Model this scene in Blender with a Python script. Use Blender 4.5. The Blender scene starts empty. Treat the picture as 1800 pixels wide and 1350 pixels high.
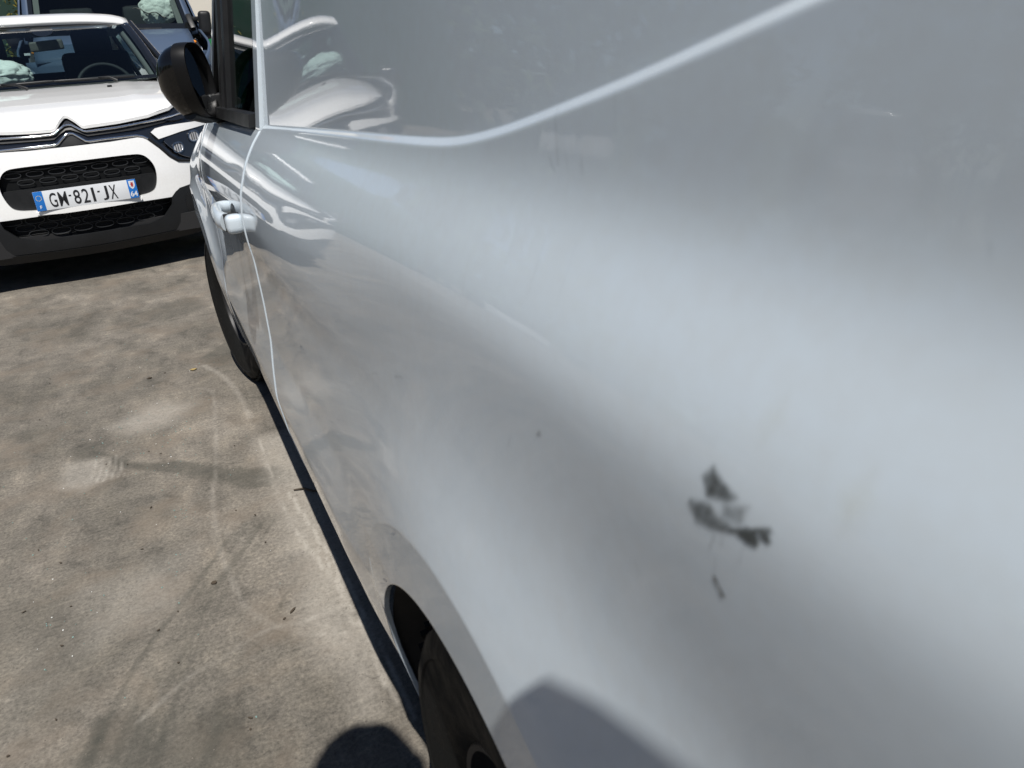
import bpy, bmesh, math, random
import numpy as np
from mathutils import Vector, Matrix, noise
from mathutils.geometry import delaunay_2d_cdt
random.seed(7); rng = np.random.default_rng(7)
S = bpy.context.scene; COL = S.collection; R = math.radians

# ------------------------------------------------------------------ camera
CAM_P, CAM_Y, CAM_R = R(23.3), R(23.2), R(-4.8)
EYE = Vector((-.118, 0, 1.04))
Fv = Vector((math.sin(CAM_Y)*math.cos(CAM_P), math.cos(CAM_Y)*math.cos(CAM_P), -math.sin(CAM_P)))
Rv = Vector((math.cos(CAM_Y), -math.sin(CAM_Y), 0)); Uv = Rv.cross(Fv)
R2 = Rv*math.cos(CAM_R)+Uv*math.sin(CAM_R); U2 = -Rv*math.sin(CAM_R)+Uv*math.cos(CAM_R)
cd = bpy.data.cameras.new('camera'); cam = bpy.data.objects.new('camera', cd); COL.objects.link(cam)
cam.matrix_world = Matrix(((R2.x, U2.x, -Fv.x, EYE.x), (R2.y, U2.y, -Fv.y, EYE.y), (R2.z, U2.z, -Fv.z, EYE.z), (0, 0, 0, 1)))
cd.sensor_width = 36; cd.lens = 27.04; cd.clip_start = .01; cd.clip_end = 2000
cd.dof.use_dof = True; cd.dof.focus_distance = 2.6; cd.dof.aperture_fstop = 11
S.camera = cam
# ------------------------------------------------------------------ light
SUN = Vector((-.115, -.577, 1)).normalized()
w = bpy.data.worlds.new('World'); S.world = w; w.use_nodes = True
wn = w.node_tree.nodes; wl = w.node_tree.links; bg = wn['Background']
sky = wn.new('ShaderNodeTexSky'); sky.sky_type = 'NISHITA'; sky.sun_disc = False
sky.sun_elevation = math.asin(SUN.z); sky.sun_rotation = math.atan2(SUN.x, SUN.y)
sky.air_density = .72; sky.dust_density = .25; sky.ozone_density = 1.5
wl.new(sky.outputs[0], bg.inputs[0]); bg.inputs[1].default_value = .062
sd = bpy.data.lights.new('sun', 'SUN'); sd.energy = 5.0; sd.angle = R(.55); sd.color = (1, .965, .91)
so = bpy.data.objects.new('sun', sd); COL.objects.link(so); so.rotation_euler = SUN.to_track_quat('Z', 'Y').to_euler()
S.view_settings.view_transform = 'Standard'; S.view_settings.look = 'None'
S.view_settings.exposure = .11; S.view_settings.gamma = 1
S.render.engine = 'CYCLES'; S.cycles.max_bounces = 10; S.cycles.transparent_max_bounces = 16

# ------------------------------------------------------------------ helpers
def put(o, parent=None, label=None, cat=None, group=None, kind=None, loc=None):
    COL.objects.link(o)
    if parent: o.parent = parent
    if label: o['label'] = label
    if cat: o['category'] = cat
    if group: o['group'] = group
    if kind: o['kind'] = kind
    if loc is not None: o.location = loc
    return o
def thing(name, label, cat, loc=(0, 0, 0), rz=0, group=None):
    o = bpy.data.objects.new(name, None); o.empty_display_size = .1
    put(o, None, label, cat, group, None, loc); o.rotation_euler = (0, 0, rz); return o
def mesh(name, V, F, mat, parent=None, smooth=True, sharp=None, **k):
    me = bpy.data.meshes.new(name); me.from_pydata([tuple(v) for v in V], [], [tuple(f) for f in F]); me.update()
    if mat:
        for m in (mat if isinstance(mat, (list, tuple)) else [mat]): me.materials.append(m)
    if smooth:
        me.polygons.foreach_set('use_smooth', [True]*len(me.polygons))
        if sharp: me.set_sharp_from_angle(angle=R(sharp))
    return put(bpy.data.objects.new(name, me), parent, **k)
def grid_vf(G, closed_u=False, closed_v=False, flip=False):
    G = np.asarray(G, float); n, m = G.shape[:2]; V = G.reshape(-1, 3); F = []
    for i in range(n-(0 if closed_u else 1)):
        for j in range(m-(0 if closed_v else 1)):
            a, b, c, d = i*m+j, ((i+1) % n)*m+j, ((i+1) % n)*m+(j+1) % m, i*m+(j+1) % m
            F.append((a, d, c, b) if flip else (a, b, c, d))
    return V, F
def grid(name, G, mat, parent=None, flip=False, closed_u=False, closed_v=False, thick=0, sharp=None, **k):
    V, F = grid_vf(G, closed_u, closed_v, flip)
    o = mesh(name, V, F, mat, parent, True, sharp, **k)
    if thick:
        md = o.modifiers.new('s', 'SOLIDIFY'); md.thickness = abs(thick); md.offset = -1 if thick > 0 else 1
    return o
def bmo(name, bm, mat, parent=None, smooth=True, sharp=35, **k):
    me = bpy.data.meshes.new(name); bmesh.ops.recalc_face_normals(bm, faces=bm.faces); bm.to_mesh(me); bm.free()
    for m in (mat if isinstance(mat, (list, tuple)) else [mat]): me.materials.append(m)
    if smooth:
        me.polygons.foreach_set('use_smooth', [True]*len(me.polygons)); me.set_sharp_from_angle(angle=R(sharp))
    return put(bpy.data.objects.new(name, me), parent, **k)
def box(bm, c, s, rot=None, bev=0, seg=2):
    r = bmesh.ops.create_cube(bm, size=1); vs = r['verts']
    M = Matrix.Translation(c) @ (rot.to_4x4() if rot else Matrix()) @ Matrix.Diagonal((*s, 1))
    bmesh.ops.transform(bm, matrix=M, verts=vs)
    if bev:
        es = list({e for v in vs for e in v.link_edges})
        bmesh.ops.bevel(bm, geom=es, offset=bev, segments=seg, affect='EDGES', profile=.6)
    return vs
def catmull(P, n=6, closed=False):
    P = [np.array(p, float) for p in P]; N = len(P); out = []
    for i in range(N if closed else N-1):
        p0 = P[(i-1) % N] if closed or i > 0 else P[0]; p1 = P[i]; p2 = P[(i+1) % N]
        p3 = P[(i+2) % N] if closed or i+2 < N else P[-1]
        for k in range(n):
            t = k/n
            out.append(.5*((2*p1)+(-p0+p2)*t+(2*p0-5*p1+4*p2-p3)*t*t+(-p0+3*p1-3*p2+p3)*t**3))
    if not closed: out.append(P[-1])
    return out
def tube_vf(P, r, n=8, closed=False, flat=1.0, up=(0, 0, 1)):
    P = [Vector(p) for p in P]; N = len(P); V = []; F = []; up = Vector(up)
    for i, p in enumerate(P):
        a = P[(i-1) % N] if (closed or i > 0) else P[0]; b = P[(i+1) % N] if (closed or i < N-1) else P[-1]
        t = (b-a); t = t.normalized() if t.length > 1e-9 else Vector((0, 1, 0))
        s = t.cross(up)
        s = s.normalized() if s.length > 1e-6 else t.orthogonal().normalized()
        q = s.cross(t); rr = r[i] if hasattr(r, '__len__') else r
        for k in range(n):
            an = 2*math.pi*k/n; V.append(p+s*math.cos(an)*rr+q*math.sin(an)*rr*flat)
    for i in range(N if closed else N-1):
        for k in range(n):
            F.append((i*n+k, i*n+(k+1) % n, ((i+1) % N)*n+(k+1) % n, ((i+1) % N)*n+k))
    if not closed: F += [tuple(range(n))[::-1], tuple((N-1)*n+k for k in range(n))]
    return V, F
def tube(name, P, r, mat, parent=None, n=8, closed=False, flat=1.0, up=(0, 0, 1), **k):
    V, F = tube_vf(P, r, n, closed, flat, up); return mesh(name, V, F, mat, parent, True, 60, **k)
def joinvf(L):
    V = []; F = []
    for v, f in L:
        o = len(V); V += [tuple(x) for x in v]; F += [tuple(i+o for i in q) for q in f]
    return V, F
def lathe_vf(prof, n=32, axis='x', M=None):
    V = []; F = []
    for (x, r) in prof:
        for k in range(n):
            a = 2*math.pi*k/n; V.append(Vector((x, r*math.cos(a), r*math.sin(a))))
    m = len(prof)
    for i in range(m-1):
        for k in range(n): F.append((i*n+k, i*n+(k+1) % n, (i+1)*n+(k+1) % n, (i+1)*n+k))
    if M: V = [M @ v for v in V]
    return V, F
def inpoly(x, y, P):
    P = np.asarray(P); c = np.zeros(np.shape(x), bool); j = len(P)-1
    for i in range(len(P)):
        xi, yi = P[i]; xj, yj = P[j]
        with np.errstate(divide='ignore', invalid='ignore'):
            c ^= ((yi > y) != (yj > y)) & (x < (xj-xi)*(y-yi)/(yj-yi+1e-12)+xi)
        j = i
    return c
def dens(P, d, closed=True):
    P = [np.array(p, float) for p in P]; out = []
    for i in range(len(P) if closed else len(P)-1):
        a = P[i]; b = P[(i+1) % len(P)]; n = max(1, int(np.linalg.norm(b-a)/d+.5))
        out += [a+(b-a)*k/n for k in range(n)]
    if not closed: out.append(P[-1])
    return out
def smoothpoly(P, it=2):
    P = [np.array(p, float) for p in P]
    for _ in range(it):
        Q = []
        for i in range(len(P)):
            a = P[i]; b = P[(i+1) % len(P)]; Q += [a*.75+b*.25, a*.25+b*.75]
        P = Q
    return P
def panel(name, outer, fn, mat, parent=None, holes=(), res=.03, depth=.01, sharp=None, flip=False, both=False, **k):
    """a sheet cut to an outline in 2-D, laid on the surface fn(u, v), with a rim that turns inwards by depth along fn's third argument"""
    loops = [dens(outer, res*.7)]+[dens(h, res*.7) for h in holes]
    pts = []; edges = []
    for L in loops:
        o = len(pts); pts += [Vector(p) for p in L]; edges += [(o+i, o+(i+1) % len(L)) for i in range(len(L))]
    A = np.array([p[:] for p in pts]); lo = A.min(0); hi = A.max(0)
    gx, gy = np.meshgrid(np.arange(lo[0]+res/2, hi[0], res), np.arange(lo[1]+res/2, hi[1], res)); gx = gx.ravel(); gy = gy.ravel()
    ins = inpoly(gx, gy, loops[0])
    for h in loops[1:]: ins &= ~inpoly(gx, gy, h)
    B = A
    for x, y in zip(gx[ins], gy[ins]):
        if np.min((B[:, 0]-x)**2+(B[:, 1]-y)**2) > (res*.45)**2: pts.append(Vector((x, y)))
    v, e, f, ov, oe, of = delaunay_2d_cdt(pts, edges, [], 0, 1e-7)
    v = np.array([p[:] for p in v]); T = np.array([t for t in f if len(t) == 3])
    c = v[T].mean(1); keep = inpoly(c[:, 0], c[:, 1], loops[0])
    for h in loops[1:]: keep &= ~inpoly(c[:, 0], c[:, 1], h)
    T = T[keep]; V = [fn(x, y, 0) for x, y in v]; F = [tuple(t) for t in T]
    if flip: F = [t[::-1] for t in F]
    if depth:
        cnt = {}
        for t in F:
            for a, b in ((t[0], t[1]), (t[1], t[2]), (t[2], t[0])):
                key = (min(a, b), max(a, b)); cnt[key] = None if key in cnt else (a, b)
        mp = {}
        for ab in cnt.values():
            if ab is None: continue
            for i in ab:
                if i not in mp:
                    mp[i] = (len(V), len(V)+1); V += [V[i], fn(*v[i], depth)]
            a, b = ab; F.append((mp[b][0], mp[a][0], mp[a][1], mp[b][1]))
    return mesh(name, V, F, mat, parent, True, sharp or 50, **k)

# ------------------------------------------------------------------ materials
def M_(name): 
    m = bpy.data.materials.new(name); m.use_nodes = True; return m, m.node_tree.nodes, m.node_tree.links, m.node_tree.nodes['Principled BSDF']
def mat(name, col, rough=.5, metal=0, coat=0, spec=.5, var=.0, vscale=8, bump=0, bscale=60, coatr=.03, emit=None):
    m, n, l, b = M_(name)
    b.inputs['Base Color'].default_value = (*col, 1); b.inputs['Roughness'].default_value = rough
    b.inputs['Metallic'].default_value = metal; b.inputs['Coat Weight'].default_value = coat; b.inputs['Coat Roughness'].default_value = coatr
    b.inputs['Specular IOR Level'].default_value = spec
    tc = n.new('ShaderNodeTexCoord')
    if var:
        t = n.new('ShaderNodeTexNoise'); t.inputs['Scale'].default_value = vscale; t.inputs['Detail'].default_value = 6
        l.new(tc.outputs['Object'], t.inputs['Vector'])
        r = n.new('ShaderNodeMapRange'); r.inputs[1].default_value = .3; r.inputs[2].default_value = .7; r.inputs[3].default_value = 1-var; r.inputs[4].default_value = 1+var
        l.new(t.outputs[0], r.inputs[0])
        mx = n.new('ShaderNodeVectorMath'); mx.operation = 'SCALE'; mx.inputs[0].default_value = col; l.new(r.outputs[0], mx.inputs['Scale']); l.new(mx.outputs[0], b.inputs['Base Color'])
        r2 = n.new('ShaderNodeMapRange'); r2.inputs[1].default_value = .3; r2.inputs[2].default_value = .7; r2.inputs[3].default_value = rough*(1-var); r2.inputs[4].default_value = min(1, rough*(1+var))
        l.new(t.outputs[0], r2.inputs[0]); l.new(r2.outputs[0], b.inputs['Roughness'])
    if bump:
        t2 = n.new('ShaderNodeTexNoise'); t2.inputs['Scale'].default_value = bscale; t2.inputs['Detail'].default_value = 4
        l.new(tc.outputs['Object'], t2.inputs['Vector'])
        bp = n.new('ShaderNodeBump'); bp.inputs['Strength'].default_value = bump; bp.inputs['Distance'].default_value = .002
        l.new(t2.outputs[0], bp.inputs['Height']); l.new(bp.outputs[0], b.inputs['Normal'])
    if emit:
        b.inputs['Emission Color'].default_value = (*emit[0], 1); b.inputs['Emission Strength'].default_value = emit[1]
    return m
def paint(name, col, dust=.05, coat=1.0, cr=.02, dustcol=(.42, .38, .32), rough=.45, peel=.02, ior=1.5, spec=.3):
    """car paint: coloured base under clear coat, a film of dust and a faint orange peel"""
    m, n, l, b = M_(name)
    tc = n.new('ShaderNodeTexCoord')
    t = n.new('ShaderNodeTexNoise'); t.inputs['Scale'].default_value = 3.5; t.inputs['Detail'].default_value = 8; t.inputs['Roughness'].default_value = .62
    t2 = n.new('ShaderNodeTexNoise'); t2.inputs['Scale'].default_value = 90; t2.inputs['Detail'].default_value = 5
    mp = n.new('ShaderNodeMapping'); mp.inputs['Scale'].default_value = (1, 1, .45)
    l.new(tc.outputs['Object'], mp.inputs[0]); l.new(mp.outputs[0], t.inputs['Vector']); l.new(tc.outputs['Object'], t2.inputs['Vector'])
    a = n.new('ShaderNodeMath'); a.operation = 'MULTIPLY'; l.new(t.outputs[0], a.inputs[0]); l.new(t2.outputs[0], a.inputs[1])
    r = n.new('ShaderNodeMapRange'); r.inputs[1].default_value = .16; r.inputs[2].default_value = .42; r.inputs[3].default_value = 0; r.inputs[4].default_value = dust*2.2
    l.new(a.outputs[0], r.inputs[0])
    mx = n.new('ShaderNodeMix'); mx.data_type = 'RGBA'; mx.inputs[6].default_value = (*col, 1); mx.inputs[7].default_value = (*dustcol, 1)
    l.new(r.outputs[0], mx.inputs[0]); l.new(mx.outputs[2], b.inputs['Base Color'])
    b.inputs['Roughness'].default_value = rough; b.inputs['Coat Weight'].default_value = coat; b.inputs['Coat IOR'].default_value = ior
    b.inputs['Specular IOR Level'].default_value = spec
    r2 = n.new('ShaderNodeMapRange'); r2.inputs[1].default_value = .2; r2.inputs[2].default_value = .45; r2.inputs[3].default_value = cr; r2.inputs[4].default_value = cr+.05
    l.new(a.outputs[0], r2.inputs[0]); l.new(r2.outputs[0], b.inputs['Coat Roughness'])
    t3 = n.new('ShaderNodeTexNoise'); t3.inputs['Scale'].default_value = 28; t3.inputs['Detail'].default_value = 1
    l.new(tc.outputs['Object'], t3.inputs['Vector'])
    bp = n.new('ShaderNodeBump'); bp.inputs['Strength'].default_value = peel; bp.inputs['Distance'].default_value = .002
    l.new(t3.outputs[0], bp.inputs['Height']); l.new(bp.outputs[0], b.inputs['Coat Normal'])
    return m
def glass(name, tint, ior=1.5, refl=1.0, rough=.0):
    m, n, l, b = M_(name); n.remove(b); out = n['Material Output']
    tr = n.new('ShaderNodeBsdfTransparent'); tr.inputs[0].default_value = (*tint, 1)
    gl = n.new('ShaderNodeBsdfGlossy'); gl.inputs['Roughness'].default_value = rough; gl.inputs[0].default_value = (refl, refl, refl, 1)
    fr = n.new('ShaderNodeFresnel'); fr.inputs[0].default_value = ior
    mx = n.new('ShaderNodeMixShader'); l.new(fr.outputs[0], mx.inputs[0]); l.new(tr.outputs[0], mx.inputs[1]); l.new(gl.outputs[0], mx.inputs[2]); l.new(mx.outputs[0], out.inputs[0])
    return m
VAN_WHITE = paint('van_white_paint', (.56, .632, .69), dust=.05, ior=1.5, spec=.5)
CAR_WHITE = paint('car_white_paint', (.80, .80, .79), dust=.05, cr=.03)
BLUE_GREY = paint('blue_grey_paint', (.06, .088, .14), dust=.04, dustcol=(.15, .16, .18), coat=.35)
DULL_LAMP = mat('grey_lamp', (.12, .125, .13), .25, coat=.8)
BLACK_PLASTIC = mat('black_plastic', (.011, .0115, .0125), .45, spec=.35, var=.12, vscale=20, bump=.12, bscale=500)
SKIRT_PLASTIC = mat('grey_black_plastic', (.0095, .0105, .012), .55, spec=.35, var=.18, vscale=6, bump=.25, bscale=350)
GLOSS_BLACK = mat('gloss_black', (.012, .013, .016), .12, coat=1)
RUBBER = mat('rubber_seal', (.014, .014, .015), .5, var=.15)
TYRE = mat('tyre_rubber', (.008, .0082, .0076), .75, spec=.2, var=.25, vscale=30, bump=.4, bscale=120)
LOOPS = mat('grille_loop_plastic', (.028, .030, .033), .4)
GRILLE_BACK = mat('grille_back', (.0035, .004, .0045), .6, spec=.2)
MIRCAP = mat('mirror_cap', (.004, .004, .0045), .12, spec=.3, coat=.35)
MIRPL = mat('mirror_plastic', (.006, .006, .0065), .42, spec=.25)
CHROME = mat('chrome', (.86, .87, .88), .07, metal=1)
DARK_CHROME = mat('dark_satin_metal', (.30, .31, .33), .25, metal=1)
STEEL = mat('dark_wheel_steel', (.018, .018, .019), .5, metal=.2, var=.2)
DARK = mat('dark_liner', (.012, .012, .013), .9)
LINER = mat('wheel_liner', (.045, .04, .034), .85, var=.3, vscale=14, bump=.3)
CARGLASS = glass('car_windscreen_glass', (.62, .73, .73))
SIDEGLASS = glass('side_window_glass', (.30, .42, .44))
VANGLASS = glass('van_side_glass', (.010, .018, .022), ior=1.52)
GREYVANGLASS = glass('grey_van_glass', (.62, .72, .70))
LAMPGLASS = glass('lamp_glass', (.92, .95, .96))
INTERIOR = mat('cabin_plastic', (.012, .0135, .016), .7, var=.2)
SEATCLOTH = mat('seat_cloth', (.018, .019, .021), .9, bump=.4, bscale=300)
CABIN_LIGHT = mat('cabin_pillar_trim', (.14, .14, .135), .8)
BAGCLOTH = mat('airbag_cloth', (.76, .77, .73), .85, var=.08, vscale=6, bump=.35, bscale=400)
MIRRORGL = mat('mirror_silver', (.75, .78, .8), .015, metal=1)
AMBER = mat('amber_lens', (.9, .30, .02), .15, coat=.6)
CLEARLAMP = mat('lamp_reflector', (.62, .63, .65), .25, metal=.35, coat=1)

# ------------------------------------------------------------------ ground
def sstep(a, b, x): t = np.clip((x-a)/(b-a), 0, 1); return t*t*(3-2*t)
def segd(X, Y, P):
    d = np.full(X.shape, 1e9)
    for (x0, y0), (x1, y1) in zip(P[:-1], P[1:]):
        vx, vy = x1-x0, y1-y0; t = np.clip(((X-x0)*vx+(Y-y0)*vy)/(vx*vx+vy*vy+1e-12), 0, 1)
        d = np.minimum(d, np.hypot(X-x0-t*vx, Y-y0-t*vy))
    return d
def vnoise(X, Y, sc, seed=0, oct=4):
    r = np.random.default_rng(seed); out = np.zeros(X.shape); amp = 1; tot = 0
    for o in range(oct):
        T = r.random((64, 64)); x = (X*sc) % 64; y = (Y*sc) % 64
        i = x.astype(int) % 64; j = y.astype(int) % 64; fx = x-np.floor(x); fy = y-np.floor(y); fx = fx*fx*(3-2*fx); fy = fy*fy*(3-2*fy)
        i1 = (i+1) % 64; j1 = (j+1) % 64
        out += amp*((T[i, j]*(1-fx)+T[i1, j]*fx)*(1-fy)+(T[i, j1]*(1-fx)+T[i1, j1]*fx)*fy); tot += amp; amp *= .55; sc *= 2.07
    return out/tot
def ground_z(Y): return .28*sstep(8.5, 9.9, Y)
gx = np.unique(np.concatenate([np.linspace(-60, -6, 28), np.linspace(-6, -1.3, 24), np.arange(-1.3, .6, .008), np.linspace(.6, 4, 12), np.linspace(4, 60, 20)]))
gy = np.unique(np.concatenate([np.linspace(-40, -2, 12), np.linspace(-2, .6, 10), np.arange(.6, 3.2, .008), np.arange(3.2, 5.6, .016), np.linspace(5.6, 12, 40), np.linspace(12, 120, 30)]))
X, Y = np.meshgrid(gx, gy, indexing='ij')
wob = (vnoise(X, Y, 6, 3)-.5)*.06; wob2 = (vnoise(X, Y, 25, 4)-.5)*.02
darkm = np.zeros(X.shape); lightm = np.zeros(X.shape)
def blob(P, soft, amt, arr, W=1.0):
    ins = inpoly(X+wob*W+wob2, Y+wob[::-1]*W+wob2, P); d = segd(X+wob*W+wob2, Y+wob*W, list(P)+[P[0]])
    arr += amt*np.where(ins, np.clip(.55+d/soft, 0, 1), np.clip(.55-d/soft, 0, 1))
def line(P, wd, amt, arr, brk=.0, seed=1):
    d = segd(X+wob*.25+wob2*.3, Y+wob*.25, catmull(P, 5)); k = np.clip(1.25-d/wd, 0, 1)
    arr += amt*k*(1-brk+brk*2*np.clip(vnoise(X, Y, 18, seed)-.25, 0, .8))
blob([(-.44, 2.48), (-.36, 2.36), (-.24, 2.27), (-.14, 2.18), (-.05, 2.10), (.0, 2.09), (.07, 1.99), (.01, 1.965), (-.08, 2.0), (-.16, 2.09), (-.27, 2.2), (-.40, 2.36)], .018, .62, darkm, .5)
blob([(-.74, 2.80), (-.69, 2.82), (-.62, 2.77), (-.66, 2.72), (-.71, 2.73)], .03, .45, darkm)
blob([(-.55, 2.56), (-.46, 2.58), (-.42, 2.48), (-.5, 2.46)], .04, .5, darkm)
blob([(.03, 3.4), (.06, 3.2), (-.02, 3.05), (-.1, 3.1), (-.06, 3.3)], .03, .5, darkm)
blob([(-.68, 1.84), (-.52, 1.74), (-.42, 1.48), (-.47, 1.33), (-.7, 1.3)], .12, .42, darkm)
blob([(-.5, 1.2), (-.38, 1.27), (-.28, 1.24), (-.2, 1.15), (-.25, .95), (-.5, .95)], .07, .4, darkm)
blob([(-.35, 4.1), (-.1, 4.25), (.0, 4.0), (-.2, 3.85)], .06, .45, darkm)
blob([(-.42, 2.68), (-.3, 2.79), (-.17, 2.72), (-.24, 2.60), (-.35, 2.6)], .09, .55, lightm)
blob([(-.54, 2.47), (-.44, 2.44), (-.41, 2.3), (-.5, 2.24), (-.56, 2.3)], .05, .45, lightm)
blob([(-.0, 2.3), (.09, 2.3), (.09, 1.9), (.08, 1.3), (.0, 1.05), (-.04, 1.35), (-.02, 1.7), (-.01, 2.0)], .08, .55, lightm)
blob([(-.45, 1.72), (-.25, 1.75), (-.3, 1.55), (-.45, 1.5)], .1, .3, lightm)
line([(-.1, 3.1), (-.05, 2.95), (-.02, 2.77), (-.01, 2.61), (0, 2.48)], .012, .5, lightm, .5, 5)
line([(-.18, 2.88), (-.1, 2.80), (-.11, 2.52), (-.13, 2.32), (-.15, 2.13), (-.17, 1.95), (-.175, 1.75), (-.16, 1.58), (-.15, 1.49), (-.11, 1.39), (-.06, 1.33), (.02, 1.28)], .007, .40, lightm, .8, 6)
line([(.05, 1.37), (-.04, 1.36), (-.12, 1.37), (-.21, 1.33), (-.27, 1.31), (-.36, 1.24)], .007, .40, lightm, .9, 7)
line([(0, 2.29), (-.01, 1.94), (0, 1.74), (.02, 1.58), (.045, 1.39), (.05, 1.1)], .006, .5, lightm, .7, 8)
line([(.02, 1.9), (.06, 1.5), (.075, 1.2), (.08, 1.0)], .004, 1.0, lightm, .5, 9)
line([(.035, 1.6), (.06, 1.3), (.06, 1.05)], .003, .7, lightm, .6, 10)
for k in range(7): line([(-.48+.014*k, 2.44), (-.475+.014*k, 2.27)], .003, .5, lightm, .8, 11+k)
for dx, dy, a in ((0, 0, .6), (.04, .02, .35), (.065, .02, .35), (.09, .04, .5), (.115, .03, .35)):
    line([(-.15+dx, 1.76+dy), (-.22+dx, 1.64+dy), (-.28+dx, 1.54+dy), (-.34+dx, 1.45), (-.39+dx, 1.33), (-.42+dx, 1.24), (-.455+dx, 1.12)], .009, a, darkm, .55, 20+int(dx*100))
line([(.01, 1.6), (-.04, 1.5), (-.09, 1.42), (-.11, 1.36)], .007, .4, darkm, .6, 31)
line([(-.42, 1.28), (-.445, 1.2), (-.49, 1.1), (-.53, 1.02)], .014, .5, darkm, .4, 32)
line([(-.22, 1.22), (-.25, 1.1)], .016, .4, darkm, .4, 33)
jy = segd(X, Y, [(-30, 4.3), (-1.0, 3.95), (.5, 3.78), (8, 3.0)])
darkm += .5*np.clip(1.2-jy/.006, 0, 1)
Zg = ground_z(Y)+(vnoise(X, Y, .5, 9, 2)-.5)*.0
V, F = grid_vf(np.stack([X, Y, Zg], -1)); gm = bpy.data.meshes.new('concrete_yard')
gm.from_pydata(V.tolist(), [], F); gm.update(); gm.polygons.foreach_set('use_smooth', [True]*len(gm.polygons))
at = gm.color_attributes.new('wear', 'FLOAT_COLOR', 'POINT')
cc = np.ones((X.size, 4), np.float32); cc[:, 0] = np.clip(darkm, 0, 1).ravel(); cc[:, 1] = np.clip(lightm, 0, 1).ravel(); cc[:, 2] = 0
at.data.foreach_set('color', cc.ravel())
m, n, l, b = M_('worn_concrete')
tc = n.new('ShaderNodeTexCoord')
def ntex(sc, det, rough=.6, map_=(1, 1, 1), rot=0, dist=0):
    t = n.new('ShaderNodeTexNoise'); t.inputs['Scale'].default_value = sc; t.inputs['Detail'].default_value = det; t.inputs['Roughness'].default_value = rough; t.inputs['Distortion'].default_value = dist
    mp = n.new('ShaderNodeMapping'); mp.inputs['Scale'].default_value = map_; mp.inputs['Rotation'].default_value[2] = rot
    l.new(tc.outputs['Object'], mp.inputs[0]); l.new(mp.outputs[0], t.inputs['Vector']); return t.outputs[0]
def ramp(src, stops):
    r = n.new('ShaderNodeValToRGB'); r.color_ramp.elements[0].position = stops[0][0]; r.color_ramp.elements[0].color = (*stops[0][1], 1)
    r.color_ramp.elements[1].position = stops[-1][0]; r.color_ramp.elements[1].color = (*stops[-1][1], 1)
    for p, c in stops[1:-1]: e = r.color_ramp.elements.new(p); e.color = (*c, 1)
    l.new(src, r.inputs[0]); return r.outputs[0]
def mix(a, b_, f, mode='MIX'):
    x = n.new('ShaderNodeMix'); x.data_type = 'RGBA'; x.blend_type = mode
    for s, v in ((0, f), (6, a), (7, b_)):
        if isinstance(v, (int, float)): x.inputs[s].default_value = v
        elif isinstance(v, tuple): x.inputs[s].default_value = (*v, 1)
        else: l.new(v, x.inputs[s])
    return x.outputs[2]
def mth(op, a, b_=None, clamp=False):
    x = n.new('ShaderNodeMath'); x.operation = op; x.use_clamp = clamp
    for s, v in ((0, a), (1, b_)):
        if v is None: continue
        if isinstance(v, (int, float)): x.inputs[s].default_value = v
        else: l.new(v, x.inputs[s])
    return x.outputs[0]
big = ramp(ntex(2.6, 7, .6, (1, .62, 1), .35, .12), [(.3, (.098, .088, .072)), (.45, (.142, .128, .108)), (.56, (.184, .164, .138)), (.72, (.268, .241, .205))])
mid = ramp(ntex(11, 8, .68, (1, .5, 1), .25, .25), [(.32, (.62, .63, .63)), (.46, (.97, .97, .97)), (.54, (1.04, 1.04, 1.03)), (.68, (1.36, 1.34, 1.30))])
fine = ramp(ntex(120, 8, .75), [(.33, (.48, .48, .48)), (.5, (.97, .97, .97)), (.67, (1.50, 1.49, 1.47))])
c1 = mix(big, mid, 1., 'MULTIPLY'); c1 = mix(c1, fine, .9, 'MULTIPLY'); mid2 = ramp(ntex(30, 9, .80, (.55, 1.25, 1), -.30, .15), [(.34, (.66, .67, .67)), (.45, (.96, .96, .96)), (.55, (1.03, 1.03, 1.03)), (.66, (1.38, 1.36, 1.32))]); c1 = mix(c1, mid2, .9, 'MULTIPLY')
rust = ntex(5, 6, .6, (1, 1, 1), 0, .2)
c1 = mix(c1, (.185, .150, .115), mth('MULTIPLY', mth('SUBTRACT', rust, .50, True), 3.0, True))
att = n.new('ShaderNodeAttribute'); att.attribute_name = 'wear'; sp = n.new('ShaderNodeSeparateColor'); l.new(att.outputs['Color'], sp.inputs[0])
edge = ntex(45, 6, .7)
dk = mth('MULTIPLY', sp.outputs[0], mth('ADD', mth('MULTIPLY', edge, 1.1), .4), True)
lt = mth('MULTIPLY', sp.outputs[1], mth('MULTIPLY', mth('SUBTRACT', ntex(60, 8, .8), .12), 2.6), True)
c2 = mix(c1, (.060, .058, .048), dk); c2 = mix(c2, (.38, .35, .305), lt)
vo = n.new('ShaderNodeTexVoronoi'); vo.feature = 'DISTANCE_TO_EDGE'; vo.inputs['Scale'].default_value = 1.3
mpv = n.new('ShaderNodeMapping'); l.new(tc.outputs['Object'], mpv.inputs[0])
nz = n.new('ShaderNodeTexNoise'); nz.inputs['Scale'].default_value = 7; nz.inputs['Detail'].default_value = 6; l.new(tc.outputs['Object'], nz.inputs[0])
av = n.new('ShaderNodeVectorMath'); av.operation = 'MULTIPLY_ADD'; l.new(nz.outputs['Color'], av.inputs[0]); av.inputs[1].default_value = (.35, .35, 0); l.new(mpv.outputs[0], av.inputs[2]); l.new(av.outputs[0], vo.inputs['Vector'])
crack = mth('MULTIPLY', mth('SUBTRACT', 1.0, mth('MULTIPLY', vo.outputs['Distance'], 320), True), mth('MULTIPLY', mth('SUBTRACT', ntex(1.7, 3), .5, True), 5, True), True)
c2 = mix(c2, (.05, .045, .04), mth('MULTIPLY', crack, .8))
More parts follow.
